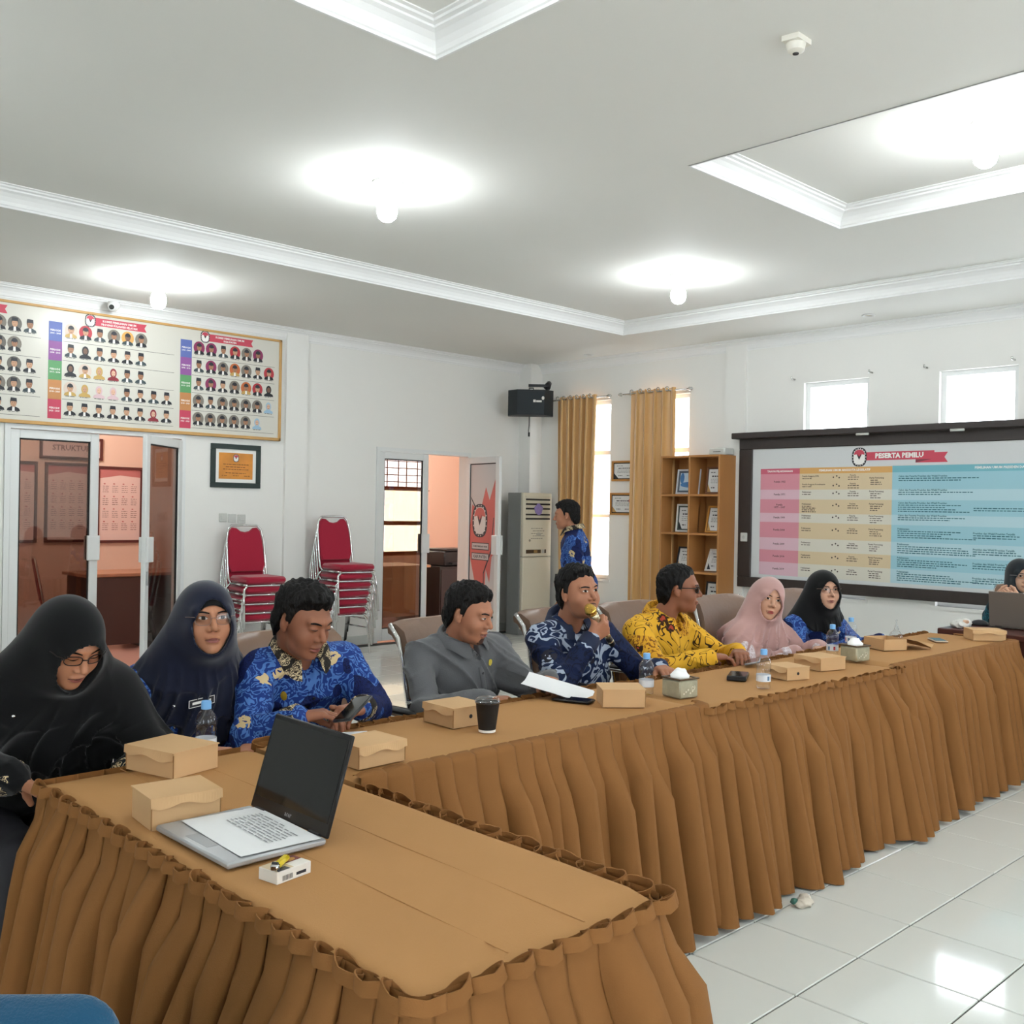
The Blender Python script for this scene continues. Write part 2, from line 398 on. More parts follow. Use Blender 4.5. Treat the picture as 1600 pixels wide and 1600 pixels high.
# the face turned to the camera is +y or -y of the leaf: print both
for s in (-1,):
    y = .0045*s
    def poly(p, mi, off): mb.add([(a, y+off*s, b) for a, b in p], [tuple(range(len(p)))], mi)
    L0, L1, B0, B1 = .09, .62, .15, 2.02
    mb.box(L0, L1, y, -y, B0, B1, 0)
    poly([(L1, 1.85), (.5, 1.6), (.42, 1.75), (.3, 1.45), (.13, 1.55), (L0, 1.3), (L0, .95), (.22, .6), (.16, .45), (.34, .62), (.40, .3), (.44, .8), (.52, .65), (.56, .95), (L1, 1.0)], 1, .0006)
    for pts in ([(.42, .3), (.40, .75), (.55, 1.0), (.6, 1.4), (.585, 1.4), (.535, 1.02), (.385, .76), (.41, .3)], [(.10, 1.62), (.2, 1.5), (.24, 1.3), (.25, 1.3), (.21, 1.52), (.10, 1.64)]): poly(pts, 2, .0012)
    for z in (1.02, .90):
        poly([(.13, z), (.50, z), (.50, z+.085), (.13, z+.085)], 2, .0014); poly([(.14, z+.01), (.49, z+.01), (.49, z+.075), (.14, z+.075)], 0, .0018)
    xf = mb.xf; mb.xf = (np.array([[1., 0, 0], [0, 0, -1], [0, 1, 0]]), np.array([0, y-.002, 0])); emblem(mb, .30, 1.36, .36, 1, 3, 2)
    for body, zz, sz in (('KOMISI PEMILIHAN UMUM', 1.06, .026), ('KABUPATEN', .94, .05)):
        v, f = text_geo(body, sz, .001); mb.add(np.c_[.315+v[:, 0], v[:, 1]+zz, v[:, 2]*0+.0004], f, 2)
    mb.xf = xf
mb.obj('poster_film', [FILM, FRED, FDK, FPALE], d4)
# ================================================================ rooms behind the doors
mb = MB(); mb.box(1.2, 5.64, 11.6, 11.7, 0, 2.9); mb.box(1.1, 1.2, W+.14, 11.7, 0, 2.9); mb.box(5.64, 5.74, W+.14, 11.7, 0, 2.9)
struct('wall_office', mb, PINK)
struct('ceiling_office', MB().box(1.1, 5.74, W+.14, 11.7, 2.9, 3.0), CEIL)
struct('floor_office', MB().box(1.1, 5.74, W+.0, 11.7, -.1, -.004), PINKFLOOR)
R2 = (8.6, 9.5, .80, 2.35)
mb = MB()
for l, r, b, t in wall_rects(5.74, 10.6, 0, 2.9, [R2]): mb.box(l, r, 11.6, 11.7, b, t)
mb.box(10.5, 10.6, W+.3, 11.7, 0, 2.9); mb.box(9.3, 10.6, W+.14, W+.3, 0, 2.9)
struct('wall_store', mb, PINK)
struct('ceiling_store', MB().box(5.74, 10.6, W+.14, 11.7, 2.9, 3.0), CEIL)
struct('floor_store', MB().box(5.74, 10.6, W+.0, 11.7, -.1, -.004), PINKFLOOR)
GRILLE = M('window_grille_paint', '7a3a30', .5)
mb = MB(); l, r, b, t = R2
for z in (b, 1.24, 1.74, t-.05): mb.box(l, r, 11.62, 11.68, z, z+.06)
for x in (l, r-.05): mb.box(x, x+.05, 11.62, 11.68, b, t)
o = struct('window_20', mb, GRILLE)
for z in (1.86, 1.96, 2.06, 2.16, 2.24): MB().box(l, r, 11.63, 11.64, z, z+.012).obj('grille_bar', GRILLE, o)
for x in (8.75, 8.95, 9.1, 9.3): MB().box(x, x+.012, 11.63, 11.64, 1.8, 2.3).obj('grille_bar', GRILLE, o)
MB().box(l, r, 11.655, 11.66, b, t).obj('pane', PANE, o)
# ================================================================ lamps in the ceiling
BULB = M('lit_bulb', 'f4fbff', emis=LAMP); SOCKET = M('white_plastic', 'e9e9e6', .4)
def bulb_lamp(x, y, z, label, s=1.0, mat=None):
    t = thing('ceiling_lamp', label, 'lamp', (x, y, z), group='bulb lamps on the ceiling')
    MB().lathe([(.001, 0), (.075*s, 0), (.075*s, -.012), (.03*s, -.035), (.028*s, -.05), (.001, -.05)][::-1], 20).obj('ceiling_rose', SOCKET, t, auto=True)
    MB().lathe([(.0005, -.235), (.03, -.23), (.052, -.21), (.062, -.175), (.058, -.135), (.042, -.095), (.03, -.07), (.028, -.05)], 14).obj('bulb', mat or BULB, t, smooth=True)
bulb_lamp(3.60, 4.83, MID, 'glowing bulb lamp above the middle of the long tables', 1.2)
bulb_lamp(6.63, 4.96, MID, 'glowing bulb lamp nearest the dark-framed wall chart')
bulb_lamp(3.60, 7.88, H, 'glowing bulb lamp in front of the portrait board', .8)
bulb_lamp(5.36, 2.07, TOP, 'glowing bulb lamp inside the right recessed ceiling panel')
for x, y, z, l in ((1.9, 2.0, TOP, 'bulb lamp inside the near recessed ceiling panel'), (.4, 4.8, MID, 'bulb lamp over the left of the hall'), (3.6, -1.0, MID, 'bulb lamp behind the camera'), (6.6, -1.0, MID, 'bulb lamp over the right rear of the hall')): bulb_lamp(x, y, z, l)
bulb_lamp(3.6, 10.5, 2.9, 'added unseen bulb brightening the pink office', 1, M('added_office_bulb', 'fff4ea', emis=LAMP*2.2))  # stronger bulb added out of view to brighten the office
bulb_lamp(8.0, 10.4, 2.9, 'added unseen bulb brightening the room behind the far glass door', 1, M('added_office_bulb'))  # another out-of-view bulb, added to lift the far room
# small ceiling fittings
t = thing('smoke_detector', 'small cream motion detector on the ceiling near the top edge', 'detector', (3.64, 2.16, MID))
MB().ext([(-.05, -.04), (.05, -.04), (.06, .03), (-.06, .03)], -.022, 0).obj('base_plate', M('cream_plastic', 'e6e2d6', .4), t)
MB().lathe([(.001, -.06), (.02, -.06), (.034, -.05), (.04, -.022)], 16).obj('sensor_housing', M('cream_plastic'), t, auto=True)
MB().lathe([(.001, -.063), (.012, -.063), (.014, -.058)], 12).obj('lens', M('dark_lens', '3a3a38', .2), t)
for x, y, l in ((8.575, 4.308, 'small recessed downlight ring above the wall chart'), (8.71, 7.776, 'small recessed downlight ring near the room corner')):
    t = thing('downlight', l, 'downlight', (x, y, H), group='recessed downlights in the soffit')
    MB().lathe([(.055, -.001), (.06, -.008), (.045, -.01), (.04, 0)], 20, cap=False).obj('trim_ring', SOCKET, t, smooth=True)
    MB().lathe([(.04, -.002), (.02, -.001), (.001, -.001)], 16).obj('reflector', M('dull_reflector', 'b5a58c', .4), t)
t = thing('security_camera', 'white dome security camera above the portrait board', 'camera', (3.64, 8.86, 3.2), math.radians(-125))
MB().lathe([(.05, .06), (.055, .03), (.04, 0), (.02, -.02), (.001, -.025)], 18).obj('housing', SOCKET, t, smooth=True)
MB().tube([(.02, 0, .02), (.075, 0, .005)], [.032, .03], 14).obj('camera_head', SOCKET, t, auto=True)
MB().tube([(.074, 0, .005), (.08, 0, .004)], .022, 12).obj('lens', M('dark_lens'), t)
# ================================================================ tables under pleated cloth
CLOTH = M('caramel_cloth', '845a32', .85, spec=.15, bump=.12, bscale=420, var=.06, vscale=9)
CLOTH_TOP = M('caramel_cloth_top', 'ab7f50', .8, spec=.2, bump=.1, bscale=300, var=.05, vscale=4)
WOOD_DK = M('dark_wood', '4a2c20', .35, var=.2, vscale=10, stretch=(1, 8, 1))
def walk(path, r=.03):
    """dense samples (point, outward normal) along a polyline with rounded corners; outward is to the right"""
    P = [np.array(p, float) for p in path]; out = []
    for i in range(len(P)-1):
        d = P[i+1]-P[i]; L = np.linalg.norm(d); d /= L; n = np.array([d[1], -d[0]])
        a = P[i]+d*(r if i > 0 else 0); b = P[i+1]-d*(r if i < len(P)-2 else 0)
        m = max(2, int(np.linalg.norm(b-a)/.006))
        for k in range(m+1): out.append((a+(b-a)*k/m, n))
        if i < len(P)-2:
            d2 = P[i+2]-P[i+1]; d2 /= np.linalg.norm(d2); n2 = np.array([d2[1], -d2[0]]); c = b-n*r
            for k in range(1, 8):
                nn = n*math.cos(PI/2*k/8)+n2*math.sin(PI/2*k/8); nn /= np.linalg.norm(nn); out.append((c+nn*r, nn))
    P = np.array([o[0] for o in out]); N = np.array([o[1] for o in out])
    S = np.r_[0, np.cumsum(np.linalg.norm(np.diff(P, axis=0), axis=1)+1.2*r*np.linalg.norm(np.diff(N, axis=0), axis=1))]
    return P, N, S
def skirt(path, top, flare, rng, flap=False, pw=.076, amp=1.0):
    P, N, S = walk(path); L = S[-1]
    s = 0; nodes = []; pid = []; k = 0
    while s < L-.02:
        w_ = pw*rng.uniform(.8, 1.25)
        for ds, o in ((0, -.2), (.10, .5), (.32, .85), (.65, 1.0), (.94, .97), (1.07, .72), (1.02, .2), (.88, -.28)): nodes.append((s+ds*w_, o)); pid.append(k)
        s += w_*rng.uniform(.94, 1.0); k += 1
    pa = np.array([rng.uniform(.55, 1.4) for _ in range(k+1)]); pf = np.array([rng.uniform(.75, 1.15) for _ in range(k+1)]); pd = np.array([rng.uniform(-.035, .035) for _ in range(k+1)]); pz = np.array([rng.uniform(.004, .03) for _ in range(k+1)]); pt = np.array([rng.uniform(.06, .3) for _ in range(k+1)])
    pf = np.convolve(np.r_[pf[0], pf, pf[-1]], [.25, .5, .25], 'valid')
    nd = np.array([n[0] for n in nodes]); no = np.array([n[1] for n in nodes]); pid = np.array(pid); fr = np.interp(nd, [0, L], [0, k]); ph = np.array([rng.uniform(0, 6.28) for _ in range(4)])
    rows = []
    def at(sv): 
        sv = np.clip(sv, 0, L); p = np.c_[np.interp(sv, S, P[:, 0]), np.interp(sv, S, P[:, 1])]; n = np.c_[np.interp(sv, S, N[:, 0]), np.interp(sv, S, N[:, 1])]
        return p, n/np.linalg.norm(n, axis=1)[:, None]
    if flap:
        for inn, dz in ((-.040, .002), (-.034, .006), (-.012, .006)):
            p, n = at(nd); lift = np.where(no > .5, .004, 0); rows.append(np.c_[p+n*(inn-.004*(no > .5)[:, None]), np.full(len(nd), top+dz)+lift])
    for t in (0, .015, .05, .12, .22, .34, .46, .58, .70, .82, .92, 1.0):
        a = (.008+.055*min(1, t*5)+.050*t)*pa[pid]*amp
        fl_ = flare*(t**1.15)*pf[pid]+.010*t*np.sin(fr*1.1+ph[0])+.012*t*np.sin(fr*.43+ph[1])
        sv = nd+pd[pid]*t**1.3
        # every so often a pleat opens lower down
        op = np.where(no > 0, no*np.clip((t-pt[pid])*6+.8, .35, 1.0), no*min(1, t*8))
        p, n = at(sv); z = top-(0 if flap else .002)-t*(top-pz[pid]); z = np.where(t == 0, top-(.0 if not flap else -.004), z)
        rows.append(np.c_[p+n*(op*a+fl_+.003)[:, None], z])
    mb = MB(); mb.grid(np.array(rows)); return mb
def loop_mesh():
    G = []
    for z, o in ((-.013, 0), (.012, .004)):
        r = []
        for k in range(16):
            a = 2*PI*k/16; c = math.cos(a); sg = math.sin(a)
            r.append((.040*c, (.017+o)*sg*abs(sg)**.15+.006*(1-abs(c))*0, z+.008*(abs(c)-.5)))
        G.append(r)
    mb = MB(); mb.grid(G, wrap=True)
    G2 = [[(x*.93, y*.86, z) for x, y, z in r] for r in G]; mb.grid(G2[::-1], wrap=True)
    mb.grid([G[1], G2[1]], wrap=True)
    return mb.mesh('ruffle_loop', CLOTH, smooth=True)
LOOP = loop_mesh()
def loops(path, top, root, rng, out=.012, step=.064):
    P, N, S = walk(path, .02); s = .03
    while s < S[-1]-.02:
        p = np.array([np.interp(s, S, P[:, 0]), np.interp(s, S, P[:, 1])]); n = np.array([np.interp(s, S, N[:, 0]), np.interp(s, S, N[:, 1])]); n /= np.linalg.norm(n)
        o = link('ruffle_loop', LOOP, root, loc=(*(p+n*out), top-.012)); a = math.atan2(n[1], n[0])+PI/2
        o.rotation_euler = (rng.uniform(-.5, -.15), rng.uniform(-.2, .2), a+rng.uniform(-.18, .18)); o.scale = (rng.uniform(.85, 1.08), rng.uniform(.8, 1.25), 1)
        s += step*rng.uniform(.9, 1.1)
def table(label, x0, x1, y0, y1, top, fronts, style, seed, seams=None):
    rng = random.Random(seed); cx, cy = (x0+x1)/2, (y0+y1)/2
    t = thing('skirted_table', label, 'table', (cx, cy, 0), group='tables under brown pleated cloth')
    L = lambda path: [(a-cx, b-cy) for a, b in path]
    x0, x1, y0, y1 = x0-cx, x1-cx, y0-cy, y1-cy
    MB().box(x0+.02, x1-.02, y0+.02, y1-.02, top-.05, top-.022).obj('tabletop', WOOD_DK, t)
    for a in (x0+.06, x1-.06):
        for b in (y0+.06, y1-.06): MB().tube([(a, b, 0), (a, b, top-.05)], .018, 8).obj('leg', M('steel_leg', '8a8a8a', .4, .8), t)
    mb = MB(); nx, ny = 41, 21; bl = .016; G = []
    for i in range(nx):
        row = []
        for j in range(ny):
            u, v = x0+(x1-x0)*i/(nx-1), y0+(y1-y0)*j/(ny-1); e = min(u-x0, x1-u, v-y0, y1-v)
            row.append((u, v, top-(bl*(1-min(1, e/.022))**2 if e < .022 else 0)-.0012*(1+math.sin(u*9+seed)*math.cos(v*13))))
        G.append(row)
    mb.grid(G); mb.grid([[(x0, y0, top-bl), (x1, y0, top-bl), (x1, y1, top-bl), (x0, y1, top-bl)], [(x0, y0, top-.03), (x1, y0, top-.03), (x1, y1, top-.03), (x0, y1, top-.03)]], wrap=True)
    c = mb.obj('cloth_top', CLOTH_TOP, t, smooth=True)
    if seams:
        for q in seams: MB().tube([(q-cx, y0+.02, top-.0012), (q-cx+.004, 0, top-.001), (q-cx, y1-.02, top-.0012)], .0013, 6).obj('seam', CLOTH_TOP, t)
    for k, (path, flare, st) in enumerate(fronts):
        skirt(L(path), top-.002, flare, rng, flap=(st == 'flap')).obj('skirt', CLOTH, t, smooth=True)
        if st == 'loop': loops(L(path), top, t, rng)
    return t
table('near brown skirted table running toward the camera with the open black laptop', .96, 1.57, 1.18, 2.77, .760,
      [([(.96, 2.76), (.96, 1.18), (1.57, 1.18), (1.57, 2.21)], .09, 'loop'), ([(1.55, 2.77), (.96, 2.77)], .015, 'plain')], 0, 3, seams=(1.17, 1.36))
table('first brown skirted table of the long row, with black coffee cup', 1.60, 3.20, 2.22, 2.77, .765,
      [([(1.60, 2.22), (3.22, 2.22), (3.25, 2.29)], .08, 'flap'), ([(3.20, 2.77), (1.60, 2.77)], .012, 'loop')], 0, 5)
table('middle brown skirted table of the long row, with braided edge and black phone', 3.21, 4.80, 2.225, 2.775, .757,
      [([(3.17, 2.225), (4.83, 2.225), (4.85, 2.29)], .10, 'loop'), ([(4.80, 2.775), (3.23, 2.775)], .012, 'loop')], 0, 8)
table('far brown skirted table of the long row beside the dark wooden desk', 4.82, 6.40, 2.22, 2.77, .764,
      [([(4.77, 2.22), (6.40, 2.22), (6.40, 2.60)], .07, 'flap'), ([(6.40, 2.77), (4.82, 2.77)], .012, 'loop')], 0, 12)
# dark wooden desk across the head of the row
t = thing('wooden_desk', 'dark reddish wooden desk carrying the grey laptop at right edge', 'desk', (6.78, 1.9, 0))
MB().box(-.30, .34, -.95, .85, .745, .785, bev=.006).obj('desktop', M('mahogany', '4c2a24', .3, var=.2, vscale=14), t)
MB().box(-.27, -.24, -.9, .8, .06, .745).obj('modesty_panel', M('mahogany'), t)
for y in (-.9, .78): MB().box(-.27, .30, y, y+.03, 0, .745).obj('side_panel', M('mahogany'), t)
# ================================================================ brown leather meeting chairs
LEATH = M('brown_leather', '7a5f4d', .38, spec=.5, bump=.12, bscale=30, var=.08, vscale=5)
CHROME = M('chrome', 'd8d8d8', .12, 1); BLACKP = M('black_plastic', '16161a', .4)
def exec_chair(label, loc, rz):
    t = thing('leather_armchair', label, 'chair', loc, rz, 'brown leather meeting chairs')
    if 'm' not in exec_chair.__dict__:
        # backrest: profile in (y,z), local forward is -y
        front = [(-.03, .46), (.02, .56), (.035, .66), (.05, .70), (.052, .72), (.062, .80), (.085, .90), (.115, .97), (.15, 1.0), (.185, 1.0)]
        backp = [(.205, .98), (.20, .955), (.175, .945), (.15, .92), (.125, .85), (.11, .76), (.10, .68), (.08, .56), (.03, .45)]
        prof = front+backp; G = []
        us = np.linspace(-1, 1, 17)
        for (y, z) in prof:
            row = []
            for u in us:
                wd = .255*(1-.08*max(0, (.7-z))*2)*(1-.03*abs(z-.8)); e = abs(u)**6
                cy_ = sum(p[0] for p in prof)/len(prof)
                row.append((u*wd, y+(.035 if y < .15 else -.0)*u*u*-.6+(.012-y*.15)*e*.6+.004*math.sin(z*60)*(1-e), z-(z-.73)*.05*e))
            G.append(row)
        mb = MB(); mb.grid(np.array(G)); n = len(prof)
        mb.add([G[i][0] for i in range(n)], [tuple(range(n))]); mb.add([G[i][-1] for i in range(n)], [tuple(range(n))[::-1]])
        b = mb.mesh('backrest', LEATH, auto=True)
        mb = MB().box(-.25, .25, -.47, .02, .40, .48, bev=.03); seat = mb.mesh('seat', LEATH, smooth=True)
        side = []
        for s in (-1, 1):
            side.append(MB().tube([(s*.262, .17, .985), (s*.264, .115, .93), (s*.264, .085, .83), (s*.264, .065, .72), (s*.262, .04, .6), (s*.258, .0, .45), (s*.25, -.06, .40)], .011, 8).mesh('side_tube', CHROME, smooth=True))
        arm = []; pad = []
        for s in (-1, 1):
            arm.append(MB().tube([(s*.262, .05, .66), (s*.29, -.02, .675), (s*.30, -.30, .67), (s*.29, -.36, .62), (s*.27, -.34, .44)], .012, 8).mesh('arm_tube', CHROME, smooth=True))
            pad.append(MB().box(s*.30-.024, s*.30+.024, -.32, -.02, .675, .70, bev=.01).mesh('arm_pad', BLACKP, smooth=True))
        col = MB().lathe([(.03, .09), (.03, .25), (.022, .25), (.022, .40)], 14).mesh('gas_column', BLACKP, auto=True)
        leg = MB().tube([(0, 0, .10), (.28, 0, .07)], [.024, .016], 8).mesh('leg', CHROME, smooth=True)
        cas = MB().lathe([(.001, -.014), (.026, -.012), (.028, 0), (.026, .012), (.001, .014)], 12).mesh('caster', BLACKP, smooth=True)
        exec_chair.m = (b, seat, side, arm, pad, col, leg, cas)
    b, seat, side, arm, pad, col, leg, cas = exec_chair.m
    link('backrest', b, t); link('seat', seat, t)
    for k in (0, 1): link('side_tube', side[k], t); link('arm_tube', arm[k], t); link('arm_pad', pad[k], t)
    link('gas_column', col, t, loc=(0, -.22, 0))
    for k in range(5):
        a = 2*PI*k/5+.3; l = link('leg', leg, t, loc=(0, -.22, 0), rotz=a)
        c = link('caster', cas, l, loc=(.28, 0, .028)); c.rotation_euler = (PI/2, 0, 0)
    return t
R = math.radians
exec_chair('brown leather chair behind the seated man holding a phone', (2.16, 3.38, 0), R(5))
exec_chair('brown leather chair behind the man in grey shirt', (2.97, 3.40, 0), R(8))
exec_chair('brown leather chair behind the man speaking into the microphone', (3.74, 3.40, 0), R(7))
exec_chair('brown leather chair behind the man in yellow batik', (4.36, 3.41, 0), R(3))
exec_chair('brown leather chair behind the woman in pink headscarf', (5.17, 3.39, 0), R(0))
exec_chair('brown leather chair behind the bespectacled woman in black headscarf near the chart', (5.96, 3.41, 0), R(-4))
exec_chair('brown leather chair of the woman behind the grey laptop', (7.96, 2.70, 0), R(-82))
# ================================================================ stacked red banquet chairs
REDF = M('red_fabric', 'a01e36', .8, spec=.2, bump=.15, bscale=220, sheen=.3)
def red_parts():
    seat = MB().box(-.21, .21, -.42, 0, .41, .475, bev=.022).mesh('seat', REDF, auto=True)
    # backrest pad: rounded top with a small hand-hold dip; slight recline
    pts = [(-.17, .50), (.17, .50), (.195, .56), (.185, .80), (.165, .895), (.135, .925), (.09, .92), (.05, .89), (0, .88), (-.05, .89), (-.09, .92), (-.135, .925), (-.165, .895), (-.185, .80), (-.195, .56)]
    mb = MB(); n = len(pts); lay = [(.955, .012), (1, .024), (1, .034), (.955, .044)]
    v = []
    for s, y in lay:
        for x, z in pts:
            zz = .71+(z-.71)*s; v.append((x*s, y+.02+(zz-.5)*.20, zz))
    f = [tuple(range(n)), tuple(range(3*n, 4*n))[::-1]]
    for k in range(3):
        for i in range(n): f.append((k*n+i, (k+1)*n+i, (k+1)*n+(i+1) % n, k*n+(i+1) % n))
    mb.add(v, f); back = mb.mesh('backrest', REDF, auto=True)
    def bk(x, z): return (x, .048+(z-.5)*.20, z)
    bt = MB().tube([(-.205, -.02, .40), (-.205, .03, .44), bk(-.207, .52), bk(-.2, .80), bk(-.178, .905), bk(-.14, .942), bk(0, .945), bk(.14, .942), bk(.178, .905), bk(.2, .80), bk(.207, .52), (.205, .03, .44), (.205, -.02, .40)], .011, 8).mesh('back_tube', CHROME, smooth=True)
    rails = []
    for s in (-1, 1): rails.append(MB().tube([(s*.205, -.41, .40), (s*.205, -.02, .40)], .011, 8).mesh('side_rail', CHROME, smooth=True))
    fl_ = MB().tube([(-.245, -.44, 0), (-.235, -.40, .30), (-.225, -.385, .36), (-.19, -.38, .395), (.19, -.38, .395), (.225, -.385, .36), (.235, -.40, .30), (.245, -.44, 0)], .0115, 8).mesh('front_leg_loop', CHROME, smooth=True)
    rl = MB().tube([(-.245, .10, 0), (-.235, .045, .30), (-.225, .03, .36), (-.19, .02, .395), (.19, .02, .395), (.225, .03, .36), (.235, .045, .30), (.245, .10, 0)], .0115, 8).mesh('rear_leg_loop', CHROME, smooth=True)
    st = MB().tube([(-.234, -.405, .26), (-.234, .05, .26)], .008, 6).mesh('side_stretcher', CHROME, smooth=True)
    return seat, back, bt, rails, fl_, rl, st
RP = red_parts()
def red_chair(label, loc, rz, group):
    t = thing('banquet_chair', label, 'chair', loc, rz, group)
    seat, back, bt, rails, fl_, rl, st = RP
    link('seat', seat, t); link('backrest', back, t); link('back_tube', bt, t); link('side_rail', rails[0], t); link('side_rail', rails[1], t); link('front_leg_loop', fl_, t); link('rear_leg_loop', rl, t); link('side_stretcher', st, t)
    o = link('side_stretcher', st, t); o.location.x = .468
    t.scale = (.95, .92, 1)
    return t
ORD = ['bottom', 'second from the bottom', 'third from the bottom', 'fourth from the bottom', 'fifth from the bottom', 'top']
for n, (x, y), a, where, dz in ((5, (4.93, 8.82), -4, 'below the switches', .088), (6, (5.93, 8.82), -3, 'beside the far glass door', .089)):
    for k in range(n):
        od = 'top' if k == n-1 else ORD[k]
        red_chair('%s red banquet chair in the stack %s' % (od, where), (x+.010*k*math.sin(R(a)), y-.028*k, k*dz), R(a), 'stacked red chairs '+where)
red_chair('red chair inside the pink office seen through door glass', (3.62, 10.3, 0), R(75), 'office chairs')
red_chair('red chair under the woman in navy headscarf', (1.78, 3.47, 0), R(0), 'red chairs at the tables')
red_chair('red chair under the woman in black at far left', (1.06, 3.50, 0), R(0), 'red chairs at the tables')
# ================================================================ people: smooth signed-distance bodies meshed with surface nets
F4 = np.float32
def smin(a, b, k): h = np.clip(.5+.5*(b-a)/k, 0, 1); return b+(a-b)*h-k*h*(1-h)
def smax(a, b, k): return -smin(-a, -b, k)
def cone(p, a, b, ra, rb):
    a = np.asarray(a, F4); b = np.asarray(b, F4); d = b-a; q = p-a
    t = np.clip(q@d/max(1e-9, float(d@d)), 0, 1)
    return np.sqrt(((q-t[:, None]*d)**2).sum(1))-(ra+(rb-ra)*t)
def ell(p, c, r, Rm=None):
    q = p-np.asarray(c, F4)
    if Rm is not None: q = q@np.asarray(Rm, F4)
    r = np.asarray(r, F4); k0 = np.sqrt(((q/r)**2).sum(1)); k1 = np.sqrt(((q/(r*r))**2).sum(1))+1e-6
    return k0*(k0-1)/k1
EDG = [((0, 0, 0), (1, 0, 0)), ((0, 1, 0), (1, 1, 0)), ((0, 0, 1), (1, 0, 1)), ((0, 1, 1), (1, 1, 1)), ((0, 0, 0), (0, 1, 0)), ((1, 0, 0), (1, 1, 0)), ((0, 0, 1), (0, 1, 1)), ((1, 0, 1), (1, 1, 1)), ((0, 0, 0), (0, 0, 1)), ((1, 0, 0), (1, 0, 1)), ((0, 1, 0), (0, 1, 1)), ((1, 1, 0), (1, 1, 1))]
def sdf_mesh(fn, lo, hi, h, B=8):
    lo = np.asarray(lo, F4); n = np.ceil((np.asarray(hi)-lo)/h/B).astype(int)*B; nb = n//B
    I = np.stack(np.meshgrid(*[np.arange(k) for k in nb], indexing='ij'), -1).reshape(-1, 3)
    c = lo+(I*B+(B-1)/2)*h; dc = fn(c.astype(F4))
    V = np.repeat(np.repeat(np.repeat(np.where(dc < 0, -1., 1.).reshape(nb).astype(F4), B, 0), B, 1), B, 2)
    act = np.abs(dc) < .87*B*h*1.25+.012; A = I[act]
    o = np.stack(np.meshgrid(*[np.arange(B)]*3, indexing='ij'), -1).reshape(-1, 3)
    if len(A) == 0: return np.zeros((0, 3)), np.zeros((0, 4), int)
    G = (A[:, None]*B+o[None]).reshape(-1, 3); d = np.concatenate([fn((lo+G[i:i+400000]*h).astype(F4)) for i in range(0, len(G), 400000)])
    V[G[:, 0], G[:, 1], G[:, 2]] = d
    S = V < 0; s = np.zeros(np.array(V.shape)-1, np.int8)
    for i in (0, 1):
        for j in (0, 1):
            for k in (0, 1): s += S[i:S.shape[0]-1+i, j:S.shape[1]-1+j, k:S.shape[2]-1+k]
    m = (s > 0) & (s < 8); ci = np.argwhere(m); idx = np.full(s.shape, -1); idx[m] = np.arange(len(ci))
    pos = np.zeros((len(ci), 3)); cnt = np.zeros(len(ci))
    for a, b in EDG:
        qa = ci+a; qb = ci+b; va = V[qa[:, 0], qa[:, 1], qa[:, 2]]; vb = V[qb[:, 0], qb[:, 1], qb[:, 2]]; x = (va < 0) != (vb < 0)
        t = va[x]/(va[x]-vb[x]); pos[x] += np.array(a)+t[:, None]*(np.array(b)-np.array(a)); cnt[x] += 1
    P = lo+(ci+pos/cnt[:, None])*h; F = []
    for ax in range(3):
        u, v = (ax+1) % 3, (ax+2) % 3; sl0 = [slice(None)]*3; sl1 = [slice(None)]*3; sl0[ax] = slice(0, -1); sl1[ax] = slice(1, None)
        e = np.argwhere(S[tuple(sl0)] != S[tuple(sl1)]); e = e[(e[:, u] > 0) & (e[:, v] > 0) & (e[:, u] < n[u]-1) & (e[:, v] < n[v]-1)]
        q = []
        for du, dv in ((-1, -1), (0, -1), (0, 0), (-1, 0)):
            c2 = e.copy(); c2[:, u] += du; c2[:, v] += dv; q.append(idx[c2[:, 0], c2[:, 1], c2[:, 2]])
        q = np.stack(q, 1); ins = S[e[:, 0], e[:, 1], e[:, 2]]; q[~ins] = q[~ins][:, ::-1]; F.append(q)
    F = np.concatenate(F); F = F[(F >= 0).all(1)]
    return P, F
def folds(p, amp, ph=0.):
    x, y, z = p[:, 0], p[:, 1], p[:, 2]
    r1 = 1-np.abs(np.sin(x*17+y*11+z*5+1.7*np.sin(z*11+x*5+ph)+ph)); r2 = 1-np.abs(np.sin(z*21+x*9-y*7+2.2*np.sin(x*9+y*8+ph)+2*ph)); r3 = 1-np.abs(np.sin(z*34-x*21+y*18+1.5*np.sin(z*15+ph)))
    m = .5+.5*np.sin(x*7+z*5.3+y*6+ph)
    return amp*(1.5*r1**3*m+1.5*r2**3*(1-m)+.8*r3**2*m*(1-m)*2-.5)
def frame(yaw, pitch=0, roll=0):
    a, b, c = math.radians(yaw), math.radians(pitch), math.radians(roll)
    f = np.array([math.cos(a)*math.cos(b), math.sin(a)*math.cos(b), math.sin(b)]); r = np.array([math.sin(a), -math.cos(a), 0]); u = np.cross(r, f)
    r2 = r*math.cos(c)+u*math.sin(c); u2 = u*math.cos(c)-r*math.sin(c)
    return np.stack([r2, f, u2], 1)
